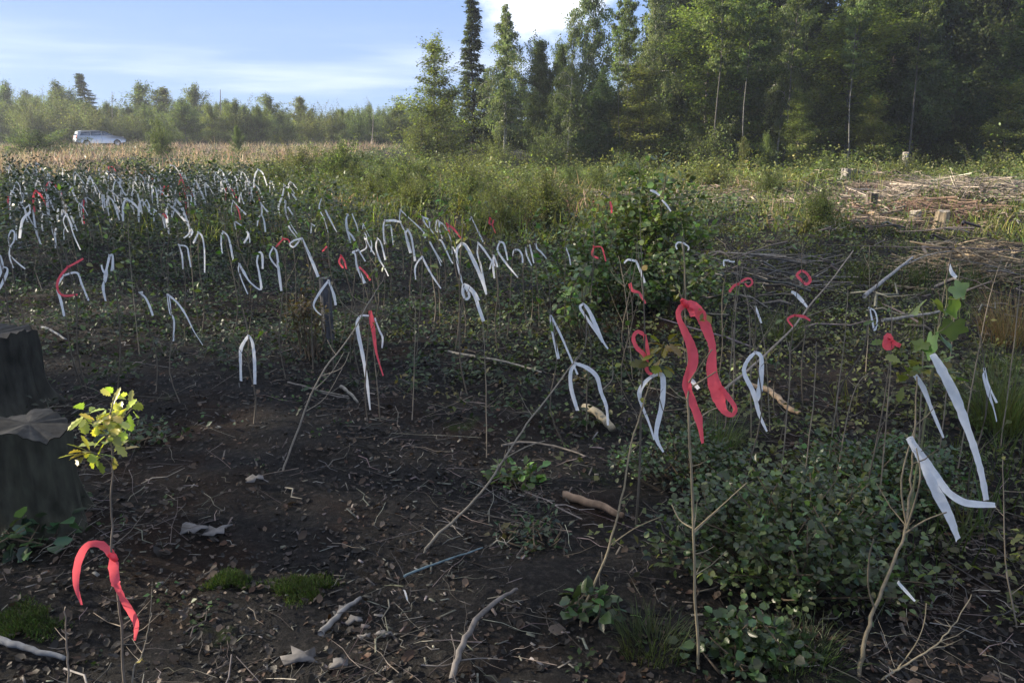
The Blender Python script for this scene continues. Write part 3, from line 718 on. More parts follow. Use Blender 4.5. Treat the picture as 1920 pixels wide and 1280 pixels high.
def smooth_path(Pn, R, k):
    Q = [Pn[0]] + list(Pn) + [Pn[-1]]; out = []; ro = []
    for i in range(1, len(Q) - 2):
        for j in range(k):
            t = j / k; a, b, c, d = Q[i - 1], Q[i], Q[i + 1], Q[i + 2]
            out.append(.5 * ((2 * b) + (c - a) * t + (2 * a - 5 * b + 4 * c - d) * t * t + (3 * b - a - 3 * c + d) * t ** 3)); ro.append(R[i - 1] * (1 - t) + R[i] * t)
    out.append(Pn[-1]); ro.append(R[-1]); return out, ro
LG = "fallen branches on the planting ground"
stick("cut_branch", [(1094, 776, None, .05), (1122, 792, None, .05), (1150, 812, None, .03)], [.022, .024, .021], (.27, .23, .16), "short pale birch log below the drooping white ribbon", "log", sides=10)
stick("cut_branch", [(1056, 940, None, .03), (1110, 955, None, .03), (1168, 976, None, .02)], [.020, .018, .013], (.22, .15, .10), "brown stick lying on reddish soil in the middle foreground", "branch", LG)
stick("cut_branch", [(1400, 738, None, .06), (1440, 748, None, .06), (1470, 770, None, .04), (1500, 784, None, .03)], [.013, .017, .017, .012], (.30, .22, .15), "tan bent stick under the teardrop shaped white ribbon", "branch", LG)
stick("cut_branch", [(846, 1286, None, .02), (862, 1248, None, .05), (893, 1193, None, .06), (930, 1152, None, .05), (970, 1122, None, .04)], [.010, .010, .009, .008, .005], (.14, .125, .115), "long curved grey branch in the nearest middle foreground", "branch", LG, twigs=[[(858, 1254, None), (905, 1249, None), (950, 1253, None)], [(790, 1262, None), (830, 1264, None), (855, 1256, None)]])
stick("cut_branch", [(602, 1196, None, .02), (640, 1162, None, .03), (676, 1134, None, .03)], .012, (.19, .18, .17), "short grey root piece near the pale bark scraps", "branch", LG)
stick("cut_branch", [(640, 730, None, .02), (655, 745, None, .03), (672, 760, None, .02)], .013, (.22, .2, .17), "small crooked stick under the long white ribbon tail", "branch", LG, twigs=[[(600, 741, None), (655, 752, None)]])
stick("cut_branch", [(540, 722, None, .02), (580, 735, None, .03), (615, 745, None, .02), (655, 752, None, .02)], .006, (.18, .16, .14), "thin dark twig leading to the small crooked stick", "branch", LG)
stick("cut_branch", [(80, 620, None, .03), (97, 628, None, .04), (125, 641, None, .02)], .012, (.22, .22, .22), "crooked grey twig right of the wide mossy stump", "branch", LG)
stick("cut_branch", [(940, 845, None, .03), (985, 845, None, .05), (1050, 852, None, .04), (1100, 862, None, .02)], .007, (.2, .17, .14), "thin straight twig lying across the leaning whip", "branch", LG)
stick("cut_branch", [(0, 1210, None, .02), (30, 1222, None, .03), (75, 1236, None, .03), (125, 1244, None, .02)], .013, (.17, .17, .17), "grey broken branch in the lower left corner", "branch", LG)
stick("cut_branch", [(840, 672, None, .05), (950, 692, None, .05), (1015, 706, None, .03)], .010, (.28, .25, .2), "pale twig lying among dark herbs left of the leaning whip", "branch", LG)
stick("cut_branch", [(1600, 398, None, .15), (1640, 416, None, .12), (1690, 440, None, .05)], .045, (.30, .22, .14), "reddish split log leaning out of the sunlit slash", "log")
stick("cut_branch", [(925, 350, None, .2), (980, 352, None, .2), (1040, 358, None, .12)], .04, (.42, .33, .22), "long pale split log on the sunlit slash heap", "log")
stick("cut_branch", [(1620, 555, 4.6), (1670, 515, 5.0), (1712, 482, 5.4)], .013, (.27, .26, .25), "straight grey branch slanting up over the dark hollow", "branch", twigs=[[(1690, 500, 5.2), (1740, 478, 5.6), (1790, 470, 5.8)]])
stick("cut_branch", [(1350, 735, 3.3), (1395, 700, 3.5), (1480, 622, 4.1), (1520, 570, 4.5), (1555, 530, 4.7), (1600, 470, 5.0)], .0065, (.24, .2, .16), "long thin grey shoot slanting up behind the teardrop ribbon", "branch", twigs=[[(1545, 540, 4.6), (1590, 528, 4.8)], [(1500, 598, 4.3), (1575, 570, 4.4)]])
stick("cut_branch", [(1655, 600, 4.2), (1730, 590, 4.4), (1800, 575, 4.6)], .010, (.28, .25, .21), "grey twig lying across the hollow near the big green leaves", "branch", LG)
stick("cut_branch", [(757, 1104, None, .05), (800, 1085, None, .05), (875, 1050, None, .03), (905, 1035, None, .02)], .005, (.12, .17, .19), "thin bluish twig running across dark soil, tied with tape", "branch", LG)

def heap(name, u, v, w_, d_, h_, n, label, col, cat="brush pile"):
    """a heap of crossed branches, one thing"""
    c = G(u, v); m = MB(); rr = random.Random(int(u))
    for i in range(int(n * 1.7)):
        x = c.x + rr.gauss(0, w_ * .42); y = c.y + rr.gauss(0, d_ * .4)
        if abs(x - c.x) > w_ or abs(y - c.y) > d_: continue
        k = max(0, 1 - ((x - c.x) / w_) ** 2 - ((y - c.y) / d_) ** 2); zz = hzf(x, y) + rr.uniform(.02, h_) * k
        a = rr.gauss(0, .8) + (math.pi if rr.random() < .5 else 0); ln = rr.uniform(.15, .75) * min(1.6, w_)
        dx, dy = math.cos(a) * ln * .5, math.sin(a) * ln * .5; dz = rr.gauss(0, .09) * ln
        r = rr.uniform(.003, .008) if rr.random() < .92 else rr.uniform(.010, .022); q = rr.lognormvariate(0, .3)
        b = rr.uniform(-.14, .14) * ln
        m.tube([(x - dx, y - dy, max(hzf(x - dx, y - dy) + .01, zz - dz)), (x + b, y + b, zz + .02 * ln), (x + dx, y + dy, max(hzf(x + dx, y + dy) + .01, zz + dz))], [r, r * .85, r * .5], tuple(min(.6, k_ * q) for k_ in col), 4)
        for _ in range(rr.choice((0, 1, 2, 2))):
            f = rr.uniform(-.3, .4); a2 = a + rr.choice((-1, 1)) * rr.uniform(.4, 1.0); l2 = ln * rr.uniform(.15, .4); px_, py_ = x + dx * 2 * f, y + dy * 2 * f; pz_ = zz + dz * 2 * f
            m.tube([(px_, py_, pz_), (px_ + math.cos(a2) * l2, py_ + math.sin(a2) * l2, pz_ + rr.uniform(-.03, .10))], [r * .55, r * .25], tuple(min(.6, k_ * q) for k_ in col), 3, False)
    tag(m.build(name, M_wood, origin=c), label, cat, kind="stuff")
heap("brush_pile", 1790, 366, 3.3, 1.2, .36, 360, "long grey heap of cut branches at the right of the clearing", (.31, .26, .21))
heap("brush_pile", 1035, 362, 2.3, 1.0, .30, 300, "pale sunlit heap of split sticks in the middle of the clearing", (.40, .32, .22))
heap("brush_pile", 1620, 352, 2.2, .9, .30, 220, "low dark heap of twigs around the grey weathered stump", (.15, .12, .10))
heap("brush_pile", 1480, 392, 3.0, .8, .15, 200, "scattered brown branches across the middle of the clearing", (.26, .21, .16))
heap("brush_pile", 1270, 372, 2.6, .7, .12, 150, "thin scatter of sticks behind the tall leafy bush", (.27, .22, .17))
heap("brush_pile", 1680, 425, 2.2, .5, .12, 130, "flat brown scatter of sticks near the reddish split log", (.22, .17, .13))
heap("brush_pile", 1440, 530, .9, .5, .35, 55, "dark heap of arching dead branches behind the red bow ribbon", (.15, .14, .13))
heap("brush_pile", 1830, 520, .9, .7, .45, 120, "tangle of dead stalks at the right edge behind the large leaves", (.27, .21, .14))
heap("brush_pile", 1730, 405, 1.6, .8, .25, 160, "reddish debris heap around the pale split stump", (.20, .135, .10))

# pale bark scraps on the soil in the foreground
def scrap(u, v, s, label, col=(.15, .14, .135)):
    c = G(u, v); rr = random.Random(int(u)); m = MB(); V = [(0, 0, .02)]; k = 11
    for i in range(k):
        a = 2 * math.pi * i / k; r = s * rr.uniform(.45, 1.1) * (1.0 if abs(math.cos(a)) > .5 else .55)
        V.append((r * math.cos(a), r * math.sin(a) * .8, rr.uniform(0, .03)))
    n0 = len(V); V += [(x * .96, y * .96, z - .006) for x, y, z in V]
    F = [(0, 1 + i, 1 + (i + 1) % k, 1 + (i + 1) % k) for i in range(k)] + [(1 + i, n0 + 1 + i, n0 + 1 + (i + 1) % k, 1 + (i + 1) % k) for i in range(k)]
    m.raw([(c.x + x, c.y + y, c.z + .012 + z) for x, y, z in V], F, col)
    tag(m.build("bark_scrap", M_wood, origin=c), label, "bark", "pale bark scraps on the soil")
scrap(362, 1000, .07, "pale curled bark scrap left of its slightly larger neighbour")
scrap(405, 1004, .08, "large pale bark scrap on bare soil right of the front red ribbon")
scrap(480, 905, .05, "small pale bark scrap above the large pale one")
scrap(667, 1170, .035, "rounded pale scrap beside the grey root piece")
scrap(645, 1150, .03, "narrow pale scrap above the grey root piece")
scrap(685, 1205, .03, "flat pale scrap just below the grey root piece")
scrap(722, 1200, .035, "flat pale scrap farther right of the grey root piece")
scrap(570, 1240, .08, "wide grey bark slab in the lower left foreground", (.10, .095, .095))
scrap(640, 1255, .05, "grey bark chip beside the wide grey slab", (.10, .095, .095))

# moss cushions
def moss(u, v, r, label):
    c = G(u, v); m = MB(); n = 2600; a = NR.uniform(0, 6.28, n); q = r * np.sqrt(NR.uniform(0, 1, n)) * (1 + .35 * np.sin(3 * a + u) + .2 * np.sin(7 * a)) * NR.uniform(.7, 1.15, n)
    x = c.x + q * np.cos(a); y = c.y + q * np.sin(a) * .8; z = hz(x, y) + .014 * np.clip(1 - (q / r) ** 2, 0, 1)
    m.inst(BLADE, np.stack([x, y, z], -1), rots(n, None, NR.normal(0, .5, n), NR.normal(0, .5, n)), np.stack([np.full(n, .004), NR.uniform(.01, .02, n), NR.uniform(.012, .026, n)], -1), jit(n, (.040, .066, .014), .4, .15))
    tag(m.build("moss_cushion", M_grass, origin=c), label, "moss", kind="stuff")
moss(565, 1105, .11, "bright green moss cushion on dark soil")
moss(430, 1090, .07, "small olive moss patch left of the bright one")
moss(40, 1170, .12, "dim moss patch in the lower left corner")

# ------------------------------------------------------------------ saplings and ribbons
def leaves_on(parent, tmpl, pts, dirs, size, base, mt, name="leaves", origin=(0, 0, 0), var=.22):
    n = len(pts); m = MB(); D = np.array(dirs, float)
    yaw = np.arctan2(D[:, 1], D[:, 0]) - np.pi / 2; pit = np.arctan2(D[:, 2], np.hypot(D[:, 0], D[:, 1]))
    m.inst(tmpl, np.array(pts, float) - np.array(origin), rots(n, yaw, pit, NR.normal(0, .6, n)), s3(size * NR.uniform(.5, 1.35, n), size * NR.uniform(.6, 1.4, n)), jit(n, base, var, .12))
    return m.build(name, mt, parent)
def sapling(name, pts, label, r0=.005, branches=(), group="planted saplings", col=(.20, .165, .12), leafs=None, cat="sapling", sides=6):
    """pts: (u, v, Y) from the base up"""
    W3 = [P(*p) for p in pts]; b = W3[0].copy(); b.z = hzf(b.x, b.y) - .02
    W3[0] = b
    e = empty(name, b, label, cat, group)
    S, R = smooth_path([p - b for p in W3], [.82 * r0 * (1 - .62 * i / (len(W3) - 1)) for i in range(len(W3))], 5)
    rr = random.Random(int(pts[0][0]) + len(pts)); S = [s + Vector((rr.uniform(-1, 1), rr.uniform(-1, 1), 0)) * r0 * .5 for s in S]
    m = MB(); m.tube(S, R, col, sides)
    for br in branches:
        B3 = [P(*q) - b for q in br]; B3, rb = smooth_path(B3, [r0 * .45 * (1 - .6 * i / len(br)) for i in range(len(br))], 4); m.tube(B3, rb, col, 4)
    for _ in range(6):
        f = rr.uniform(.25, .92); k_ = int(f * (len(S) - 1)); a = rr.uniform(0, 6.28); ln = rr.uniform(.02, .11)
        q = S[k_] + Vector((math.cos(a) * ln, math.sin(a) * ln, ln * rr.uniform(.3, 1.2))); m.tube([S[k_], S[k_].lerp(q, .5) - Vector((0, 0, ln * .1)), q], [r0 * .35, r0 * .26, r0 * .12], col, 3)
    m.build("stem", M_stem, e, True)
    if leafs:
        tm, cs, nn, spread, size, base = leafs
        pp = []; dd = []
        for _ in range(nn):
            c = P(*rr.choice(cs)) - b; d = Vector((rr.gauss(0, 1), rr.gauss(0, 1), rr.gauss(.1, .7))).normalized()
            pp.append(c + d * spread * rr.uniform(.1, 1)); dd.append(d)
        leaves_on(e, tm, pp, dd, size, base, M_near)
    return e
YL = (.30, .26, .035); GL = (.09, .14, .03)
# front-left oak
sapling("oak_sapling", [(238, 1345, 1.75), (232, 1280, 1.75), (226, 1150, 1.75), (211, 1045, 1.75), (209, 950, 1.75), (212, 860, 1.75), (206, 770, 1.75)],
        "small oak sapling with a tuft of sunlit yellow green lobed leaves", .0048,
        [[(210, 870, 1.75), (180, 850, 1.72), (160, 846, 1.70)], [(208, 830, 1.75), (185, 800, 1.74), (160, 775, 1.74)], [(207, 810, 1.75), (230, 785, 1.78), (248, 765, 1.80)], [(206, 780, 1.75), (212, 755, 1.75), (216, 740, 1.75)]],
        leafs=(OAK, [(215, 748, 1.75), (205, 775, 1.75), (185, 790, 1.74), (165, 776, 1.74), (242, 768, 1.79), (205, 815, 1.75), (195, 835, 1.75), (170, 848, 1.71), (212, 850, 1.75), (225, 785, 1.77), (200, 800, 1.75)], 90, .020, .038, (.36, .40, .09)), cat="sapling", col=(.17, .14, .11))
sapling("bare_whip", [(132, 1340, 1.72), (129, 1280, 1.72), (125, 1200, 1.72), (121, 1137, 1.72)], "cut-off bare stick standing left of the front oak sapling", .0042, group=None, col=(.24, .2, .16))
sapling("bare_whip", [(235, 1330, 1.70), (248, 1272, 1.70), (264, 1232, 1.70), (276, 1190, 1.70), (285, 1148, 1.70)], "forked bare twig with one bud right of the front oak sapling", .0032, group=None, col=(.22, .19, .15),
        leafs=(BROAD, [(261, 1237, 1.70)], 2, .006, .02, (.22, .16, .05)))
# main red ribbon sapling
sapling("tall_sapling", [(1308, 1290, 2.05), (1306, 1180, 2.05), (1300, 1000, 2.05), (1292, 800, 2.08), (1289, 690, 2.1), (1285, 572, 2.1), (1281, 455, 2.1)],
        "tall thin sapling carrying the longest red ribbon", .0062,
        [[(1300, 995, 2.05), (1345, 955, 2.0), (1400, 905, 1.95)], [(1299, 990, 2.05), (1275, 975, 2.1), (1260, 946, 2.12)], [(1300, 1000, 2.05), (1325, 975, 2.15), (1348, 955, 2.2)],
         [(1289, 720, 2.1), (1310, 690, 2.05), (1335, 655, 2.0)], [(1290, 730, 2.1), (1318, 712, 2.1), (1345, 695, 2.1)], [(1287, 600, 2.1), (1278, 560, 2.1), (1273, 545, 2.1)],
         [(1292, 800, 2.1), (1330, 770, 2.2), (1360, 762, 2.2)]],
        leafs=(LEAF, [(1275, 548, 2.1), (1300, 600, 2.1), (1320, 580, 2.1), (1285, 630, 2.1)], 22, .02, .022, (.20, .19, .04)), col=(.24, .20, .13))
sapling("leaning_whip", [(785, 1045, 2.74), (815, 1008, 2.8), (870, 958, 2.9), (920, 900, 3.0), (960, 835, 3.1), (1010, 765, 3.3), (1075, 682, 3.6), (1097, 645, 3.6), (1100, 600, 3.6)],
        "long bare whip leaning from lower left up to the drooping white ribbon", .0075, [[(945, 860, 3.05), (985, 838, 3.1), (1022, 826, 3.1)], [(1130, 730, 3.6), (1148, 710, 3.6), (1148, 675, 3.6)]], col=(.19, .165, .13))
sapling("leaning_whip", [(530, 895, 3.46), (560, 800, 3.55), (600, 705, 3.65), (650, 640, 3.8), (690, 570, 3.95), (712, 535, 4.0), (722, 516, 4.0)],
        "slender whip leaning right, crossing the pink ribbon top", .0062, [[(590, 730, 3.6), (620, 700, 3.65), (645, 660, 3.7)], [(600, 705, 3.65), (640, 690, 3.6), (655, 660, 3.6)], [(575, 770, 3.55), (610, 745, 3.5), (642, 690, 3.5)]], col=(.22, .19, .15))
sapling("leaning_whip", [(1086, 1200, 2.22), (1095, 1140, 2.3), (1125, 1070, 2.4), (1160, 960, 2.6), (1180, 850, 2.8), (1205, 760, 2.95), (1223, 704, 3.0), (1238, 665, 3.0), (1245, 640, 3.0)],
        "wiry sapling with a yellow leaf tuft above the white bow", .0062, [[(1140, 1025, 2.5), (1190, 990, 2.5), (1240, 968, 2.5)], [(1223, 704, 3.0), (1236, 745, 3.0), (1248, 790, 3.0)]],
        leafs=(OAK, [(1238, 660, 3.0), (1250, 640, 3.0), (1230, 680, 3.0), (1246, 650, 3.0)], 24, .045, .06, (.19, .17, .03)), col=(.17, .14, .09))
sapling("forked_sapling", [(1608, 1290, 2.0), (1618, 1215, 2.05), (1640, 1140, 2.12), (1680, 1045, 2.25), (1700, 985, 2.35), (1708, 900, 2.45), (1714, 820, 2.5), (1720, 705, 2.6)],
        "pale stemmed sapling rising from the lower right corner to the folded ribbon", .0085,
        [[(1697, 1000, 2.3), (1735, 975, 2.3), (1775, 960, 2.3)], [(1700, 985, 2.35), (1690, 900, 2.4), (1716, 800, 2.5)], [(1700, 990, 2.3), (1725, 900, 2.3), (1718, 840, 2.4)],
         [(1640, 1140, 2.1), (1628, 1100, 2.1), (1630, 1045, 2.1), (1638, 1010, 2.1)]], col=(.15, .125, .085))
sapling("bare_whip", [(1640, 1300, 2.0), (1665, 1265, 2.02), (1690, 1250, 2.04), (1745, 1215, 2.08), (1785, 1175, 2.12), (1822, 1113, 2.16)], "bare twig curving right in the lower right corner", .005,
        [[(1682, 1254, 2.04), (1715, 1210, 2.04), (1732, 1170, 2.04), (1737, 1130, 2.04)]], group=None, col=(.28, .23, .15))
sapling("maple_sapling", [(1712, 905, 2.75), (1735, 780, 2.72), (1750, 690, 2.7), (1752, 640, 2.7), (1765, 600, 2.7), (1775, 560, 2.7), (1772, 525, 2.7)],
        "sapling with large lobed green leaves shining above the longest white ribbon", .005, [[(1772, 530, 2.7), (1800, 560, 2.75), (1825, 585, 2.8)], [(1752, 640, 2.7), (1752, 610, 2.68), (1745, 585, 2.66)]],
        leafs=(OAK, [(1700, 700, 2.7), (1715, 690, 2.7), (1745, 700, 2.7)], 22, .05, .06, (.17, .18, .05)), col=(.20, .2, .10))
ms = bpy.data.objects[[o.name for o in COL.objects if o.name.startswith("maple_sapling")][0]]
lv = []; ld = []
for (u_, v_), d in {(1725, 572): (-.5, -.7, -.25), (1752, 570): (.3, -.9, -.35), (1785, 535): (.55, -.3, -.5), (1790, 555): (.2, .1, -1), (1750, 625): (-.3, -.5, -.8), (1762, 630): (.5, -.4, -.7), (1735, 640): (-.7, -.3, -.5), (1790, 600): (.1, .2, -1)}.items():
    lv.append(tuple(P(u_, v_, 2.7) - ms.location)); ld.append(d)
leaves_on(ms, LOBED, lv, ld, .082, (.12, .19, .05), M_near, "lobed_leaves", var=.15)

def auto_stem(u, v, Y, label, ztop=.12, leafy=0, base=None, lc=GL, group="ribbon-marked planted saplings", r0=None, n=None):
    rr = random.Random(int(u * 13 + v)); t = P(u, v, Y)
    bx = t.x + rr.gauss(0, .05) + (0 if base is None else base); by = Y + rr.gauss(0, .03)
    b = Vector((bx, by, hzf(bx, by) - .02)); r0 = r0 or rr.uniform(.0036, .0055)
    H = t.z - b.z
    mid1 = b.lerp(t, .33) + Vector((rr.gauss(0, .03), rr.gauss(0, .03), 0)); mid2 = b.lerp(t, .7) + Vector((rr.gauss(0, .02), rr.gauss(0, .02), 0))
    top = t + Vector((rr.gauss(0, .03), rr.gauss(0, .03), ztop + rr.uniform(0, .12)))
    e = empty("sapling", b, label, "sapling", group)
    S, R = smooth_path([q - b for q in (b, mid1, mid2, t, top)], [r0, r0 * .9, r0 * .75, r0 * .6, r0 * .3], 3)
    m = MB(); m.tube(S, R, (.125, .105, .08), 5)
    tips = [top]
    for _ in range(rr.randint(2, 6)):
        f = rr.uniform(.35, .95); i = int(f * (len(S) - 1)); a = rr.uniform(0, 6.28); ln = rr.uniform(.05, .26)
        q = S[i] + Vector((math.cos(a) * ln * .6, math.sin(a) * ln * .6, ln)); m.tube([S[i], S[i].lerp(q, .5) + Vector((0, 0, -.012)), q], [r0 * .4, r0 * .3, r0 * .15], (.125, .105, .08), 3); tips.append(q + b)
    m.build("stem", M_stem, e, True)
    nl = leafy if n is None else n
    if nl:
        pp = []; dd = []
        for _ in range(nl):
            c = rr.choice(tips) - b if rr.random() < .7 else S[rr.randint(len(S) // 3, len(S) - 1)]
            d = Vector((rr.gauss(0, 1), rr.gauss(0, 1), rr.gauss(.1, .6))).normalized(); pp.append(c + d * rr.uniform(.005, .05)); dd.append(d)
        leaves_on(e, OAK if Y < 6 else LEAF, pp, dd, .045 if Y < 6 else .055, lc, M_near)
    return e

def ribbon_mesh(strands, name, matl, seed, kn=.006):
    """strands: lists of (Vector, width). One tape: flat strips meeting in a knot"""
    rr = random.Random(seed); m = MB(); view = Vector((0, 1, -.15))
    for si, st in enumerate(strands):
        pts = [p for p, _ in st]; wd = [w_ for _, w_ in st]
        S, Wd = smooth_path(pts, wd, 5); n = len(S); ph = rr.uniform(0, 6.28); amp = rr.uniform(.15, .55); tw = rr.uniform(.5, 1.4)
        V = []; acc = 0.0
        dep = rr.uniform(-1, 1) * .03
        for i in range(n):
            t = (S[min(n - 1, i + 1)] - S[max(0, i - 1)])
            if t.length < 1e-9: t = Vector((0, 0, 1))
            t.normalize(); a = t.cross(view); 
            if a.length < .02: a = Vector((1, 0, 0))
            a.normalize(); nn = a.cross(t)
            th = amp * math.sin(ph + tw * 6.28 * i / n) + rr.gauss(0, .10); Wd[i] *= 1 + rr.gauss(0, .05)
            a2 = a * math.cos(th) + nn * math.sin(th)
            f = i / (n - 1); off = Vector((0, dep * math.sin(3.1 * f * 1.3), 0))
            h = Wd[i] * .5 / max(.6, math.cos(th)); cup = nn * (.12 * Wd[i])
            V += [tuple(S[i] + off - a2 * h), tuple(S[i] + off + cup), tuple(S[i] + off + a2 * h)]
        F = []
        for i in range(n - 1):
            for k in range(2): F.append((i * 3 + k, i * 3 + k + 1, (i + 1) * 3 + k + 1, (i + 1) * 3 + k))
        m.raw(V, F, (1, 1, 1))
    c = strands[0][0][0] if len(strands) > 1 else None
    if c is not None:
        m.tube([c + Vector((-kn * .9, 0, kn)), c + Vector((0, 0, kn * .2)), c + Vector((kn * .8, 0, -kn))], [kn * .5, kn * .9, kn * .5], (1, 1, 1), 6)
    return m
def ztie(v): return .6 if v > 600 else (.72 if v < 500 else .72 - .12 * (v - 500) / 100)
RIB = []
def R(label, color, *strands, Y=None, w=5, stem=True, leafy=0, base=None, lc=GL, ztop=.12, kn=None):
    """strands run from the knot; points (u, v) or (u, v, width in pixels)"""
    u0, v0 = strands[0][0][:2]
    Y = Y or Yat(v0, ztie(v0))
    st = []
    for s in strands:
        k = len(s); L_ = []
        for i, q in enumerate(s):
            wp = q[2] if len(q) > 2 else w * (.8 + .35 * math.sin(i * 1.9 + u0)); p = P(q[0], q[1], Y)
            g = hzf(p.x, p.y) + .015
            if p.z < g: p.z = g
            L_.append((p, wp * (.9 if Y < 3.2 else .92 if Y < 4.3 else .78) * Y / FPX))
        st.append(L_)
    o0 = st[0][0][0].copy()
    m = ribbon_mesh([[(p - o0, w_) for p, w_ in s] for s in st], "marker_ribbon", None, int(u0 * 31 + v0), kn or max(.004, w * .45 * Y / FPX))
    o = m.build("marker_ribbon", M_red if color == 'red' else M_white, None, True); o.location = o0
    tag(o, label, "ribbon", "red marker ribbons" if color == 'red' else "white marker ribbons")
    if stem:
        sl = "thin sapling holding the " + label
        if len(sl.split()) > 16: sl = " ".join(sl.split()[:16])
        auto_stem(u0, v0, Y, sl, ztop, leafy if leafy else (rnd.choice([0, 3, 6]) if Y < 5 else rnd.choice([4, 8, 14])), base, lc)
    RIB.append((o, Y))
    return o
# --- nearest ones
R("red ribbon curled over the front oak sapling stem", 'red', [(212, 1044, 15), (187, 1026, 19), (158, 1028, 14), (143, 1056, 15), (143, 1095, 14), (158, 1128, 6)],
  [(212, 1044, 15), (222, 1078, 22), (230, 1092, 26), (241, 1123, 20), (254, 1167, 12), (246, 1209, 4)], Y=1.745, stem=False, kn=.010)
R("longest red ribbon with a curled end, tied high on a tall sapling", 'red', [(1284, 569, 14), (1273, 583, 12), (1274, 599, 12), (1284, 621, 16), (1297, 652, 22), (1300, 681, 22), (1288, 716, 17), (1294, 744, 18), (1309, 783, 17), (1317, 830, 5)],
  [(1284, 569, 13), (1303, 573, 16), (1317, 596, 24), (1330, 627, 20), (1338, 656, 15), (1336, 694, 20), (1343, 728, 26), (1350, 752, 24), (1359, 772, 14), (1373, 778, 10), (1378, 764, 10), (1362, 740, 12), (1349, 724, 12)],
  [(1284, 569, 12), (1295, 578, 15), (1298, 592, 10)], Y=2.09, stem=False, kn=.011)
R("small rolled white tape end behind the longest red ribbon", 'white', [(1295, 712, 6), (1300, 717, 9), (1308, 726, 8)], Y=2.14, stem=False)
R("white ribbon folded into a V beside the lower right sapling", 'white', [(1716, 846, 12), (1705, 820, 14), (1716, 838, 16), (1735, 862, 16), (1756, 891, 16), (1778, 922, 16), (1805, 940, 16), (1830, 944, 15), (1865, 945, 10)],
  [(1716, 846, 10), (1733, 880, 18), (1751, 916, 20), (1781, 970, 20), (1800, 1015, 15)], Y=2.45, stem=False)
R("longest white ribbon hanging down from the large green leaves", 'white', [(1748, 664, 12), (1762, 692, 20), (1786, 743, 20), (1806, 795, 19), (1825, 842, 17), (1842, 890, 15), (1855, 942, 11)], Y=2.6, stem=False)
R("narrow white ribbon left of the longest white one", 'white', [(1716, 703, 9), (1731, 728, 12), (1747, 768, 10), (1770, 821, 4)], Y=2.7, stem=False)
R("bunched red ribbon with a short tail near large green leaves", 'red', [(1672, 640, 10), (1660, 628, 16), (1657, 644, 18), (1672, 648, 14), (1671, 632, 12)], [(1672, 640, 10), (1682, 645, 9), (1693, 651, 8)], Y=3.0, leafy=3)
R("thin white double ribbon hanging near the right edge", 'white', [(1846, 696, 4), (1841, 704, 6), (1850, 735, 7), (1863, 766, 4), (1872, 792, 3)], [(1846, 696, 4), (1852, 694, 5), (1857, 725, 6), (1864, 752, 4)], Y=3.1)
R("tiny white ribbon on a stalk above the large green leaves", 'white', [(1780, 495, 5), (1786, 512, 9), (1793, 520, 5)], Y=3.4, leafy=2, lc=YL)
R("scrap of white tape caught low in the dark lower right leaves", 'white', [(1685, 1091, 6), (1694, 1103, 8), (1711, 1121, 5)], Y=2.2, stem=False)
R("teardrop shaped white ribbon with a long tail", 'white', [(1416, 660, 6), (1400, 674, 8), (1393, 696, 9), (1411, 734, 10), (1424, 777, 8), (1440, 811, 4)], [(1416, 660, 6), (1426, 668, 10), (1426, 700, 12), (1424, 730, 11), (1420, 752, 8)], Y=3.0, leafy=3)
R("white bow with two long tails below the yellow leaf tuft", 'white', [(1223, 705, 7), (1209, 719, 8), (1200, 738, 10), (1204, 760, 7), (1216, 790, 5), (1226, 822, 4)], [(1223, 705, 7), (1240, 703, 10), (1245, 720, 11), (1242, 760, 12), (1230, 815, 10), (1243, 845, 4)], Y=2.99, stem=False)
R("looped red ribbon hanging just above the white bow", 'red', [(1209, 628, 7), (1195, 621, 8), (1187, 632, 9), (1193, 650, 9), (1210, 668, 9), (1213, 694, 8), (1223, 703, 6)], [(1209, 628, 7), (1213, 645, 8), (1215, 664, 7)], Y=3.0, ztop=.3, leafy=8, lc=YL)
R("drooping white ribbon with two tails at the leaning whip's tip", 'white', [(1079, 681, 6), (1070, 697, 8), (1071, 728, 9), (1083, 770, 7)], [(1079, 681, 6), (1100, 689, 9), (1119, 706, 9), (1127, 735, 8), (1137, 762, 7), (1140, 797, 4)], Y=3.6, stem=False)
R("white ribbon falling in an inverted V left of the leaning tip", 'white', [(1033, 592, 5), (1036, 620, 7), (1047, 672, 6)], [(1033, 592, 4), (1050, 625, 5), (1067, 664, 4), (1083, 702, 4)], Y=4.0)
R("narrow white hairpin ribbon above the leaning whip", 'white', [(1094, 570, 5), (1088, 577, 5), (1101, 598, 6), (1116, 619, 6), (1130, 641, 4)], [(1094, 570, 5), (1104, 582, 7), (1117, 610, 9), (1129, 637, 5), (1140, 654, 3)], Y=4.2)
R("white ribbon bent like a hook against the leafy bush", 'white', [(1193, 490, 5), (1178, 487, 5), (1170, 493, 4)], [(1193, 490, 5), (1200, 507, 6), (1210, 531, 5)], Y=5.2, leafy=2)
R("small curled white ribbon atop a bare stalk before the bush", 'white', [(1283, 457, 3), (1272, 454, 4), (1267, 460, 4), (1270, 468, 3)], [(1283, 457, 3), (1290, 462, 4), (1291, 470, 5)], Y=5.4, n=0) if False else R("small curled white ribbon atop a bare stalk before the bush", 'white', [(1283, 457, 3), (1272, 454, 4), (1267, 460, 4), (1270, 468, 3)], [(1283, 457, 3), (1290, 462, 4), (1291, 470, 5)], Y=5.4, leafy=1)
R("dull red ribbon hanging in two folds right of the hooked white one", 'red', [(1181, 531, 8), (1186, 545, 8), (1198, 549, 6), (1203, 556, 7), (1210, 568, 4)], Y=4.6)
R("tiny white L shaped ribbon on a stalk above the red bow", 'white', [(1366, 489, 4), (1359, 490, 4), (1356, 498, 4)], [(1366, 489, 4), (1379, 491, 3)], Y=5.0, leafy=1)
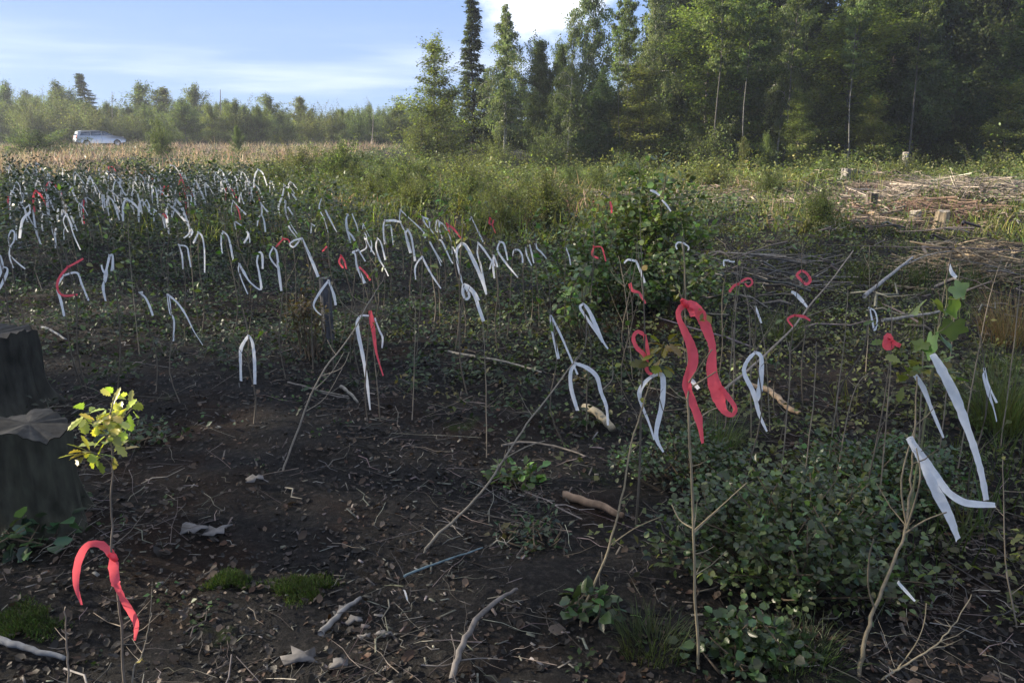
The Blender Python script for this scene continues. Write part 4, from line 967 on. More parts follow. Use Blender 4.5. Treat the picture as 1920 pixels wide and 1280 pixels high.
R("red bow ribbon with a curl, tied on a thin bare shoot", 'red', [(1384, 533, 5), (1376, 537, 7), (1367, 547, 6)], [(1384, 533, 5), (1397, 524, 6), (1408, 523, 5), (1411, 531, 5), (1403, 537, 5), (1396, 531, 4)], Y=4.4)
R("bright red ring of ribbon above the crossing red one", 'red', [(1503, 507, 6), (1494, 515, 7), (1500, 523, 7), (1511, 532, 7), (1519, 525, 6), (1513, 513, 6), (1503, 507, 5)], Y=4.5)
R("pale lilac ribbon slanting between the two small red ones", 'white', [(1483, 547, 5), (1494, 552, 6), (1503, 562, 8), (1511, 574, 5)], Y=4.2)
R("thin red ribbon arched over a crossing shoot below the lilac one", 'red', [(1491, 591, 5), (1479, 600, 5), (1485, 611, 3)], [(1491, 591, 5), (1506, 593, 6), (1520, 601, 4)], Y=3.9)
R("small white hook of ribbon above the teardrop one", 'white', [(1416, 573, 4), (1420, 583, 6), (1427, 605, 4)], Y=4.3)
R("thin white loop of ribbon hanging left of the bunched red one", 'white', [(1631, 578, 3), (1631, 592, 4), (1636, 617, 4), (1642, 600, 4), (1640, 583, 3), (1631, 578, 3)], Y=4.0)
R("pinkish red ribbon hanging straight between two white tails", 'red', [(694, 582, 5), (697, 605, 10), (700, 625, 9), (704, 655, 6), (711, 680, 4), (719, 703, 3)], Y=4.1)
R("long white ribbon tail dropping from a horizontal fold", 'white', [(694, 592, 4), (677, 592, 4), (670, 604, 7), (672, 626, 9), (680, 665, 7), (688, 715, 6), (694, 768, 3)], [(703, 596, 3), (712, 616, 4), (718, 632, 4), (715, 654, 3)], Y=4.15, base=-.02)
R("white ribbon hanging as narrow upside-down U over bare soil", 'white', [(466, 629, 5), (455, 649, 7), (452, 675, 7), (450, 716, 6)], [(466, 629, 5), (473, 642, 6), (477, 675, 7), (478, 720, 6)], Y=4.0)
R("white ribbon with one tail bent like a sickle", 'white', [(616, 526, 5), (601, 547, 6), (590, 568, 5), (593, 582, 4), (601, 592, 3)], [(616, 526, 5), (626, 550, 7), (629, 573, 5)], Y=4.9)
R("long white ribbon with a side loop near the blue grey stump", 'white', [(566, 447, 5), (553, 450, 4), (545, 457, 4), (551, 463, 4), (560, 452, 4)], [(566, 447, 5), (574, 465, 6), (585, 490, 7), (597, 519, 7)], Y=5.3)
R("faint red ribbon draped left of the blue grey stump", 'red', [(531, 448, 3), (522, 458, 4), (517, 463, 3)], [(531, 448, 3), (540, 450, 3), (545, 460, 3)], Y=6.0)
R("tiny faded red ribbon behind the blue grey stump", 'red', [(613, 462, 4), (608, 468, 4), (603, 472, 2)], Y=5.8)
R("red knotted ribbon hanging between the white ones near centre left", 'red', [(640, 480, 4), (637, 491, 5), (643, 503, 5)], [(640, 480, 4), (646, 488, 5), (649, 505, 3)], Y=5.5)
R("white ribbon with a folded top and a widening tail", 'white', [(672, 469, 4), (661, 473, 4), (666, 477, 4), (669, 498, 5), (675, 512, 7), (684, 531, 7)], [(672, 469, 3), (678, 478, 3), (685, 490, 3)], Y=5.4)
R("red ribbon sliding down right of the widening white tail", 'red', [(673, 500, 4), (684, 509, 5), (694, 526, 5)], Y=5.2)
R("white teardrop loop ribbon left of the faint red one", 'white', [(512, 464, 4), (508, 478, 4), (516, 495, 4), (521, 505, 3)], [(512, 464, 4), (518, 473, 5), (522, 505, 6), (528, 545, 5)], Y=4.9)
R("white zigzag ribbon spanning two stems", 'white', [(449, 495, 4), (447, 505, 4), (453, 525, 3), (465, 551, 3)], [(449, 495, 4), (459, 511, 6), (471, 528, 4), (491, 541, 5), (488, 512, 4), (483, 489, 4), (487, 473, 5), (491, 480, 5), (491, 505, 4)], Y=5.0)
R("white ribbon arched over with its right leg longer", 'white', [(419, 435, 4), (414, 442, 4), (414, 458, 4), (418, 475, 3)], [(419, 435, 4), (426, 443, 4), (432, 462, 5), (438, 487, 4)], Y=6.0)
R("white ribbon with a straight long right leg and curled left leg", 'white', [(372, 436, 4), (367, 449, 5), (361, 456, 4)], [(372, 436, 4), (379, 445, 4), (383, 472, 4), (384, 511, 4)], Y=6.1)
R("white square shouldered ribbon over two short legs", 'white', [(336, 460, 3), (342, 476, 4), (343, 492, 4), (342, 505, 4)], [(336, 460, 3), (350, 463, 4), (354, 480, 4), (358, 501, 3)], Y=5.8)
R("twisted small white ribbon like a figure eight", 'white', [(356, 427, 3), (352, 420, 3), (354, 414, 2)], [(356, 427, 3), (353, 438, 4), (346, 446, 4)], [(356, 427, 3), (359, 436, 4), (356, 445, 3)], Y=6.4)
R("long thin white ribbon with one leg trailing down right", 'white', [(125, 402, 3), (122, 415, 3), (125, 436, 3)], [(125, 402, 3), (133, 415, 4), (140, 442, 4), (149, 469, 2)], Y=6.6)
R("red ribbon bent like a letter C left of the leafy whip", 'red', [(128, 500, 5), (142, 492, 5), (159, 484, 4)], [(128, 500, 5), (114, 520, 6), (111, 541, 6), (120, 554, 6), (143, 553, 5)], Y=4.7)
R("white ribbon arching behind the red C shaped one", 'white', [(120, 516, 5), (107, 530, 5), (103, 543, 6), (114, 566, 7), (124, 591, 5)], [(120, 516, 5), (142, 512, 5), (152, 532, 5), (168, 563, 5)], Y=4.75)
R("stiff white ribbon pieces on the leafy whip", 'white', [(206, 479, 5), (203, 497, 8), (199, 515, 8), (195, 530, 6)], [(206, 479, 4), (211, 480, 6), (211, 508, 7)], [(199, 515, 4), (195, 538, 6), (197, 565, 5)], [(199, 515, 4), (189, 497, 5)], Y=4.64, leafy=22, lc=(.16, .2, .04), ztop=.16)
R("short white ribbon with a single slanting tail over dark soil", 'white', [(262, 549, 5), (271, 559, 5), (280, 575, 5), (288, 591, 5)], [(262, 549, 5), (269, 549, 4)], Y=4.6)
R("white ribbon with a wide top and long kinked right leg", 'white', [(315, 553, 7), (315, 571, 8), (317, 588, 6), (326, 602, 5), (327, 638, 4)], [(315, 553, 5), (330, 570, 4), (346, 594, 4), (362, 619, 3), (383, 645, 2)], Y=4.5)
R("white ribbon with a closed loop, far left by the frame edge", 'white', [(19, 462, 3), (15, 447, 4), (20, 433, 5), (26, 437, 4), (25, 452, 4), (19, 463, 3), (18, 480, 4), (26, 502, 3)], [(18, 478, 3), (30, 491, 4), (48, 504, 3)], Y=5.6)
R("white ribbon half cut by the left edge of view", 'white', [(-2, 478, 8), (2, 500, 9), (-3, 522, 7)], [(-2, 500, 4), (12, 505, 4), (4, 530, 7), (-4, 548, 5)], Y=4.9)
R("knotted white ribbon with a round eye and broad tails", 'white', [(869, 533, 7), (868, 550, 7), (874, 561, 6), (880, 554, 6), (873, 538, 6)], [(869, 533, 7), (880, 541, 9), (890, 556, 9), (898, 578, 9), (907, 601, 8)], [(869, 533, 5), (888, 547, 7), (899, 562, 3)], Y=4.7)
R("big white ribbon forming a tall arch above the knotted one", 'white', [(865, 457, 7), (857, 467, 7), (856, 480, 5), (860, 505, 5), (868, 531, 4)], [(865, 457, 7), (874, 461, 8), (890, 492, 9), (906, 530, 9), (912, 553, 4)], Y=5.5, leafy=18, lc=(.15, .15, .04))
R("white ribbon splitting into two legs left of the big arch", 'white', [(792, 482, 5), (784, 490, 4), (778, 503, 4), (780, 523, 3)], [(792, 482, 5), (800, 500, 5), (812, 520, 4), (827, 540, 3)], Y=5.3)
R("white ribbon with crossing legs right of the big arch", 'white', [(897, 456, 4), (895, 475, 4), (902, 500, 4), (912, 550, 3)], [(897, 456, 4), (906, 465, 5), (923, 490, 4), (930, 501, 3)], Y=5.8)
R("pale blue ribbon fluttering at the crossing of white legs", 'white', [(926, 480, 4), (925, 500, 5), (927, 523, 4)], [(926, 480, 4), (918, 504, 3)], [(926, 480, 4), (933, 500, 4)], Y=5.6)
R("white ribbon with one very long diagonal leg", 'white', [(937, 454, 4), (933, 468, 4), (947, 490, 5), (960, 507, 4), (971, 521, 3)], [(937, 454, 4), (945, 458, 5), (952, 488, 3)], Y=5.8)
R("low arched white ribbon right of the long diagonal leg", 'white', [(962, 480, 4), (964, 470, 4), (973, 470, 4), (979, 479, 4), (980, 492, 4)], Y=5.9)
R("white ribbon pair standing close together near the bush", 'white', [(985, 463, 3), (988, 479, 4), (997, 498, 3)], Y=6.0)
R("slim white ribbon between the close pair and slanting one", 'white', [(993, 458, 3), (997, 475, 4), (1001, 494, 3)], Y=6.1)
R("slanting white ribbon, last of the row before the bush", 'white', [(1004, 456, 5), (1007, 466, 4), (1015, 473, 4), (1025, 485, 2)], Y=6.2)
R("faint white ribbon half hidden in leaves right of the row", 'white', [(1061, 464, 3), (1067, 480, 3), (1070, 497, 3)], Y=6.4)
R("red ring ribbon hanging in the leafy bush", 'red', [(1114, 463, 4), (1111, 478, 5), (1122, 484, 4)], [(1114, 463, 3), (1127, 463, 3), (1132, 474, 4), (1136, 490, 3)], Y=5.9)
R("white ribbon caught on top of the leafy bush", 'white', [(1219, 357, 4), (1228, 360, 6), (1236, 366, 4)], Y=6.0, stem=False)
R("white ribbon slipping down among the bush leaves", 'white', [(1241, 375, 3), (1250, 384, 5), (1257, 396, 3)], Y=5.9, stem=False)
R("red scrap of ribbon at the bush's left side", 'red', [(1144, 378, 5), (1146, 390, 5), (1147, 400, 4)], Y=5.8, stem=False)
R("short white tape tied to the bluish twig on the soil", 'white', [(757, 1105, 4), (762, 1130, 4), (770, 1157, 4)], Y=2.42, stem=False)
# --- middle field
MID = [
 ("white ribbon with a tall peak and a long leg to the right", [[(751, 394), (750, 412), (760, 436), (771, 475)], [(751, 394), (767, 410), (792, 433), (798, 446)]], 4),
 ("white ribbon with a straight horizontal top", [[(722, 414, 5), (738, 413, 6), (752, 417, 4)], [(722, 414, 4), (719, 429, 5), (722, 458, 5)]], 5),
 ("thin white ribbon hugging below the horizontal topped one", [[(721, 423), (732, 422), (734, 431), (737, 460)]], 3),
 ("white ribbon with a long oval loop", [[(792, 407), (804, 413), (806, 427), (813, 438)], [(792, 407), (794, 415), (804, 427)]], 4),
 ("thin oval white loop beside the long oval one", [[(819, 413), (817, 429), (821, 434), (823, 416), (819, 413)]], 3),
 ("white ribbon with parallel slanting legs before the red one", [[(825, 417), (834, 425), (847, 453)], [(825, 417), (824, 428), (829, 448)]], 4),
 ("white ribbon drawn out thin right of the red slanting one", [[(884, 408), (880, 413)], [(884, 408), (896, 433), (906, 453)]], 4),
 ("white ribbon with a small round eye and crossing tails", [[(684, 437), (688, 444), (684, 448), (682, 440)], [(684, 437), (688, 454), (703, 477)], [(684, 448), (686, 465), (674, 472)]], 3),
 ("white ribbon peaked above the small round eye", [[(681, 420), (688, 433), (697, 455), (695, 473)], [(681, 420), (680, 432)]], 3),
 ("white ribbon with a left leg that kinks to the right", [[(708, 447), (705, 462), (712, 486), (721, 502), (728, 518)], [(708, 447), (715, 454), (722, 488)]], 4),
 ("short white ribbon left of the peaked one", [[(660, 400), (670, 423), (671, 436)]], 3),
 ("white ribbon with a thick straight leg above the red knot", [[(652, 403), (650, 412), (652, 433), (657, 456)], [(652, 433), (660, 441), (665, 452)]], 5),
 ("bluish white ribbon crumpled under a leaf tuft", [[(765, 431, 5), (761, 440), (769, 475)], [(765, 431, 5), (772, 445), (778, 490)]], 5),
 ("white ribbon with doubled tails right of the crumpled one", [[(806, 454), (817, 471), (828, 492)], [(806, 454), (820, 482), (827, 498)]], 4),
 ("white ribbon hanging diagonal before the tall arch", [[(822, 450), (829, 454), (844, 486), (850, 494)]], 4),
 ("small white hairpin left of the tall arch", [[(848, 463), (848, 476)], [(848, 463), (854, 474)]], 3),
 ("white ribbon arm reaching left with a peak at top", [[(533, 347), (529, 366), (522, 387), (526, 405)], [(533, 347), (543, 358), (557, 375)]], 4),
 ("white ribbon with two staggered legs under the peaked one", [[(535, 377), (537, 400), (547, 423), (560, 443)], [(540, 388), (549, 403)]], 4),
 ("white ribbon with parallel legs above the looped one", [[(541, 423), (548, 432), (556, 447)]], 4),
 ("white ribbon shaped like a walking figure", [[(489, 381, 5), (490, 400), (484, 410), (483, 424)], [(489, 381), (497, 390), (503, 400)], [(490, 400), (495, 415), (498, 435)]], 4),
 ("white ribbon with long left and short right legs", [[(603, 372), (599, 390), (608, 410), (615, 438)]], 3),
 ("white ribbon sloping right behind the looped one", [[(610, 393), (620, 412), (631, 436)]], 4),
 ("tiny white hook ribbon above the looped one", [[(584, 420), (583, 437)], [(584, 420), (591, 424)]], 3),
 ("white ribbon with a long slanting right leg over the red scrap", [[(303, 353), (300, 370), (303, 392)], [(303, 353), (317, 375), (336, 391)]], 4),
 ("small white arch ribbon left of the slanting one", [[(275, 376), (267, 388)], [(275, 376), (279, 385), (280, 398)]], 4),
 ("white ribbon over a small red tape", [[(302, 402), (306, 413), (310, 428)]], 5),
 ("small white square arch ribbon right of the slanting leg", [[(350, 367), (353, 388)], [(350, 367), (358, 368), (358, 384)]], 3),
 ("white forked ribbon like an inverted Y", [[(340, 327), (340, 344), (334, 358)], [(340, 344), (345, 357)]], 3),
 ("white ribbon peaked with a long right leg by the grass edge", [[(407, 315), (406, 330), (408, 345)], [(407, 315), (415, 333), (424, 354)]], 4),
 ("pair of short white streak ribbons below the grass edge", [[(373, 320), (378, 340)]], 4),
 ("white streak ribbon right of the short pair", [[(384, 330), (390, 357)]], 3),
 ("white ribbon with a twisted middle, tail crossing", [[(437, 377), (445, 387), (462, 402)], [(437, 377), (434, 395), (443, 430)]], 4),
 ("crumpled white ribbon tangle in the middle rows", [[(443, 417), (453, 423), (466, 439, 5), (457, 456)], [(466, 439), (469, 455)]], 4),
 ("small white ribbon arch under the dry leaf tuft", [[(452, 362), (448, 380)], [(452, 362), (457, 383)]], 3),
 ("white ribbon streak descending by the dark shrub", [[(473, 350), (473, 367), (477, 380)]], 3),
 ("wide white ribbon hanging stiffly like a card", [[(193, 365, 7), (194, 378, 8), (195, 390, 7)]], 7),
 ("broad white ribbon wedge in the left cluster", [[(73, 356, 3), (73, 375, 6), (77, 405, 7), (82, 433, 4)]], 6),
 ("long white ribbon in front of the broad wedge", [[(62, 393), (67, 430), (77, 459)]], 5),
 ("white ribbon with a twisted top right of the broad wedge", [[(88, 367), (91, 392, 6), (95, 418, 5), (100, 441, 3)], [(92, 400), (99, 414)]], 5),
 ("small white looped ribbon left of the broad wedge", [[(55, 385), (49, 394), (50, 417)], [(55, 385), (58, 392), (52, 406)]], 4),
 ("white angular ribbon like a figure seven at far left", [[(43, 364), (50, 363)], [(43, 364), (42, 381)]], 4),
 ("white ribbon with a short hooked top near the left cluster", [[(67, 336), (73, 342)], [(67, 336), (66, 352), (66, 365)]], 4),
 ("curved white ribbon sweeping right like a sickle", [[(99, 343), (104, 355), (112, 365), (128, 369)]], 4),
 ("white ribbon arch with spread legs below the crowd of tapes", [[(156, 350), (150, 366)], [(156, 350), (163, 366)]], 3),
 ("long white streak ribbon right of the stiff card", [[(211, 358), (218, 388), (223, 400)], [(218, 385), (230, 408)]], 4),
 ("white streak ribbon above the stiff card", [[(204, 328), (204, 352), (204, 375)]], 4),
 ("white wedge ribbon right of the stiff card", [[(226, 335, 4), (226, 350, 5), (229, 366, 3)]], 5),
]
for lb, st, w_ in MID: R(lb, 'white', *st, w=w_)
R("red ribbon slanting down among the white ones in the middle", 'red', [(838, 420, 5), (850, 428, 5), (858, 438, 4), (864, 447, 3)], [(838, 420, 4), (841, 430, 5), (844, 438, 3)])
R("small red looped ribbon alone at the right of the rows", 'red', [(919, 410, 4), (917, 418, 4), (923, 421, 4), (925, 412, 3)], [(923, 421, 3), (929, 437, 2)])
R("small red scrap beside the slanting legged white ribbon", 'red', [(304, 402, 5), (309, 404, 7), (313, 410, 4)])
R("dim red streak ribbon below the crowd of tapes", 'red', [(157, 375, 3), (156, 395, 4), (158, 420, 3)])
R("thin dim red ribbon under the dry leaf tuft", 'red', [(442, 385, 2), (447, 398, 3), (452, 412, 2)])
# far crowd of small ribbons on the left: shared shapes, each its own object
FV = []
for k in range(8):
    rr = random.Random(500 + k); a = rr.uniform(.16, .34); b_ = rr.uniform(.12, .32); s1 = rr.uniform(.02, .12); s2 = rr.uniform(.03, .16); wd = .024
    st = [[(Vector((0, 0, 0)), wd * .6), (Vector((-s1 * .6, .01, -a * .3)), wd), (Vector((-s1, 0, -a)), wd * .8)]]
    if k % 4 != 3: st.append([(Vector((0, 0, 0)), wd * .6), (Vector((s2 * .5, 0, -b_ * .25)), wd), (Vector((s2, .01, -b_)), wd * .8)])
    FV.append(ribbon_mesh(st, "r", None, k, .012).mesh("marker_ribbon", M_white, True))
SV = []
for k in range(6):
    rr = random.Random(700 + k); m = MB(); S = [Vector((rr.gauss(0, .03), rr.gauss(0, .03), z)) for z in (-.02, .35, .7, 1.0)]; S[0].x = S[0].y = 0
    m.tube(S, [.006, .005, .004, .002], (.13, .115, .09), 4)
    n_ = 44 + 14 * k; pp = []; dd = []
    for _ in range(n_):
        f = rr.uniform(.25, 1.05) ** .8; c = S[0].lerp(S[-1], f); d = Vector((rr.gauss(0, 1), rr.gauss(0, 1), rr.gauss(.2, .5))).normalized(); pp.append(c + d * rr.uniform(.02, .16) * (1.2 - .5 * f)); dd.append(d)
    e = MB(); D = np.array(dd); nn = len(dd)
    e.inst(BROAD, np.array(pp), rots(nn, np.arctan2(D[:, 1], D[:, 0]) - np.pi / 2, D[:, 2], NR.normal(0, .5, nn)), s3(.055 * NR.uniform(.6, 1.3, nn)), jit(nn, (.030, .044, .018), .25, .1))
    SV.append((m.mesh("stem", M_stem), e.mesh("leaves", M_near)))
rr = random.Random(77); cnt = 0
while cnt < 175:
    Y = 7.5 + 10.5 * rr.random() ** .8; u = rr.uniform(-10, 470) if rr.random() < .80 else rr.uniform(300, 560)
    p = P(u, HORV, Y); zt = rr.uniform(.55, .85)
    vv = HORV + (CAMH - zt) / Y * FPX * .97
    if vv > 380 and u > 130: continue
    if u > 330 and vv > 345: continue
    if u > 480 and (Y < 10.5 or rr.random() < .5): continue
    g_ = hzf(p.x, Y); cnt += 1
    o = child("marker_ribbon", FV[rr.randrange(8)], None); o.location = (p.x, Y, g_ + zt); o.rotation_euler = (0, rr.gauss(0, .12), rr.gauss(0, .5)); s = rr.uniform(.55, 1.15); o.scale = (s, s, s * rr.uniform(.9, 1.3))
    tag(o, "small white ribbon in the crowded far rows below the golden grass", "ribbon", "far crowd of small white ribbons")
    if cnt % 15 == 0:
        o.data = o.data.copy(); o.data.materials.clear(); o.data.materials.append(M_red); tag(o, "small faded red ribbon in the crowded far rows below the grass", "ribbon", "far crowd of small red ribbons")
    e = empty("sapling", (p.x, Y, g_), "leafy dark sapling in the crowded far rows of the plantation", "sapling", "saplings of the far rows", rr.uniform(0, 6.28), rr.uniform(.65, .95))
    v_ = SV[rr.randrange(6)]; child("stem", v_[0], e); child("leaves", v_[1], e)
# leafy dark saplings without ribbon that close the rows (their tops stand against the golden grass)
for i in range(95):
    Y = rr.uniform(8, 17); u = rr.uniform(-20, 720 - (Y < 12) * 60); p = P(u, HORV, Y)
    if Y < 11 and rr.random() < .5 or (Y > 12.5 and u > 400): continue
    v_ = SV[rr.randrange(6)]; s = rr.uniform(.5, .8)
    if 200 < u < 370 and Y > 12: s *= 1.15
    e = empty("sapling", (p.x, Y, hzf(p.x, Y)), "unmarked leafy sapling between the ribboned rows of the plantation", "sapling", "unmarked saplings", rr.uniform(0, 6.28), (s * 1.3, s * 1.3, s))
    child("stem", v_[0], e); child("leaves", v_[1], e)
# bare whips without ribbon
for i, (u0, v0, u1, v1, Y) in enumerate([(1667, 815, 1672, 570, 3.0), (1565, 765, 1590, 545, 3.4), (1578, 792, 1628, 700, 3.2), (1380, 700, 1384, 470, 4.2), (1365, 720, 1392, 500, 4.0), (1625, 700, 1630, 460, 4.8), (1820, 720, 1880, 480, 3.4), (1786, 700, 1800, 500, 3.6),
        (912, 780, 905, 600, 3.8), (770, 720, 778, 560, 4.2), (1190, 640, 1160, 480, 5.0), (1455, 700, 1400, 560, 4.0), (240, 500, 243, 400, 5.6), (1470, 820, 1480, 640, 3.1), (1520, 800, 1530, 640, 3.2), (1895, 1250, 1880, 850, 2.3), (1900, 700, 1915, 480, 3.8), (1420, 690, 1395, 540, 3.9), (1760, 640, 1700, 560, 3.2)]):
    p = P(u0, v0, Y)
    sapling("bare_whip", [(u0, v0, Y), ((u0 + u1) / 2 + rr.uniform(-6, 6), (v0 + v1) / 2, Y), (u1, v1, Y)],
            ["thin bare upright whip growing without any ribbon"][0], .0040, group="bare whips without ribbon", col=(.24, .2, .15), cat="whip",
            leafs=(LEAF, [(u1, v1, Y), ((u0 + u1) / 2, (v0 + v1) / 2, Y)], 5, .02, .02, (.16, .15, .04)) if i % 3 == 0 else None)

# ------------------------------------------------------------------ leafy shrubs
def leafy_shrub(name, c, rx, ry, H, nb, nl, lsz, base, label, tm=BROAD, up=.5, seed=1, cat="shrub", mt=None, shell=.6):
    rr = random.Random(seed); e = empty(name, c, label, cat); m = MB(); P_, D_ = [], []
    for i in range(nb):
        a = rr.uniform(0, 6.28); q = math.sqrt(rr.random()); t = Vector((rx * q * math.cos(a), ry * q * math.sin(a), H * (1 - .55 * q * q) * rr.uniform(.6, 1.08)))
        b = Vector((t.x * .35 + rr.gauss(0, .04), t.y * .35 + rr.gauss(0, .04), -.02)); mid = b.lerp(t, .5) + Vector((rr.gauss(0, .05), rr.gauss(0, .05), .08 * H))
        S, Rr = smooth_path([b, mid, t], [.0055, .004, .0015], 4); m.tube(S, Rr, (.10, .075, .05), 4)
        for _ in range(nl):
            f = 1 - shell * rr.random() ** 1.3; s = S[int(f * (len(S) - 1))]
            d = Vector((rr.gauss(0, 1) + t.x * .6, rr.gauss(0, 1) + t.y * .6, rr.gauss(.05, .6))).normalized(); P_.append(s + d * rr.uniform(.01, .10) * (.6 + H * .3)); D_.append(d)
    m.build("stems", M_stem, e, True); leaves_on(e, tm, P_, D_, lsz, base, mt or M_near, var=.42); return e
leafy_shrub("leafy_shrub", G(1500, 1130) + Vector((0, .15, 0)), .52, .42, .44, 90, 52, .026, (.058, .088, .034), "wide leafy shrub with small glossy dark green leaves in the right foreground", seed=3)
leafy_shrub("leafy_shrub", G(1290, 900) + Vector((0, 0, 0)), .38, .30, .26, 34, 44, .022, (.058, .088, .034), "low shrub spreading left of the wide leafy one", seed=4)
leafy_shrub("leafy_shrub", G(1640, 930), .45, .35, .30, 44, 44, .024, (.058, .088, .034), "low dim shrub under the folded white ribbon", seed=5)
leafy_shrub("leafy_bush", Vector((P(1222, HORV, 7.4).x, 7.4, hzf(1.3, 7.4))), .66, .5, 1.38, 58, 40, .056, (.11, .155, .045), "tall leafy bush between the plantation and the sunlit clearing", seed=6)
leafy_shrub("leafy_bush", Vector((P(1120, HORV, 6.9).x, 6.9, hzf(.8, 6.9))), .62, .5, .78, 46, 38, .044, (.085, .12, .042), "lower dark part bush left of the tall leafy one", seed=7)
leafy_shrub("leafy_bush", Vector((P(1290, HORV, 6.6).x, 6.6, hzf(1.5, 6.6))), .5, .45, .62, 36, 36, .046, (.08, .115, .04), "dark bush at the right foot of the tall leafy one", seed=8)
leafy_shrub("small_plant", G(978, 905), .09, .08, .10, 14, 10, .040, (.075, .125, .035), "small fresh green plant on the dark soil in the middle", seed=9, cat="plant")
leafy_shrub("small_plant", G(60, 1020), .13, .10, .12, 12, 8, .055, (.045, .085, .05), "broad leaved dim plant at the foot of the left stumps", seed=10, cat="plant")
leafy_shrub("small_plant", G(1125, 1150), .07, .07, .09, 8, 8, .045, (.05, .09, .035), "small two leaved plant at the foot of the wiry sapling", seed=11, cat="plant")
leafy_shrub("small_plant", G(270, 830), .16, .12, .10, 16, 10, .035, (.035, .06, .025), "dim ferny plant right of the yellow oak tuft", seed=12, cat="plant", tm=LEAF)
leafy_shrub("small_plant", G(1010, 1012), .12, .10, .08, 14, 10, .030, (.03, .055, .025), "low dull plant under the brown stick", seed=13, cat="plant", tm=LEAF)
leafy_shrub("small_plant", G(1380, 1250) + Vector((0, .02, 0)), .22, .12, .13, 26, 18, .030, (.042, .070, .026), "spreading broad leaved plant at the foot of the tall thin sapling", seed=14, cat="plant")
leafy_shrub("leafy_bush", Vector((P(1095, HORV, 5.9).x, 5.9, hzf(.5, 5.9))), .14, .12, .62, 10, 22, .055, (.11, .15, .06), "pale flowered leafy stalk above the narrow hairpin ribbon", seed=15)
leafy_shrub("dry_plant", Vector((P(560, HORV, 5.5).x, 5.5, hzf(-1.5, 5.5))), .16, .14, .66, 20, 20, .035, (.11, .085, .035), "brownish curly leaved sapling left of the blue grey stump", seed=16, cat="plant", tm=OAK, shell=.35)
def tuft(u, v, n, h, r, base, label, wd=.0035):
    c = G(u, v); m = MB(); a = NR.uniform(0, 6.28, n); q = r * np.sqrt(NR.uniform(0, 1, n)); x = c.x + q * np.cos(a); y = c.y + q * np.sin(a)
    hh = h * NR.uniform(.5, 1.1, n)
    m.inst(BLADE, gpos(x, y, -.01), rots(n, a - np.pi / 2 + NR.normal(0, .6, n), -NR.uniform(-.1, .5, n), NR.normal(0, .15, n)), np.stack([np.full(n, wd), hh * NR.uniform(.3, 1.3, n), hh], -1), jit(n, base, .3, .1))
    tag(m.build("grass_tuft", M_grass, origin=c), label, "grass tuft")
leafy_shrub("small_plant", G(85, 975), .14, .10, .13, 16, 12, .030, (.05, .08, .035), "ferny dim plant leaning on the broad dark stump", seed=17, cat="plant", tm=LEAF)
leafy_shrub("small_plant", G(10, 900) + Vector((0, -.25, 0)), .20, .10, .34, 34, 22, .030, (.035, .055, .025), "dim plant growing at the front of the broad dark stump", seed=18, cat="plant", tm=LEAF)
tuft(1225, 1215, 300, .12, .10, (.045, .065, .022), "green grass tuft in the foreground left of the tall thin sapling")
tuft(1490, 1240, 300, .14, .12, (.05, .07, .025), "dim grass tuft at the foot of the wide leafy shrub")
tuft(1880, 800, 700, .42, .16, (.09, .12, .04), "tall green grass tuft at the right edge beside the double ribbon")
tuft(1340, 850, 260, .26, .10, (.07, .10, .035), "slim grass tuft behind the longest red ribbon's tail")
tuft(1900, 640, 500, .5, .22, (.16, .12, .06), "dry brown grass tuft by the tangle of dead stalks")
tuft(1470, 640, 200, .34, .12, (.07, .09, .035), "sparse grass tuft below the thin arched red ribbon")

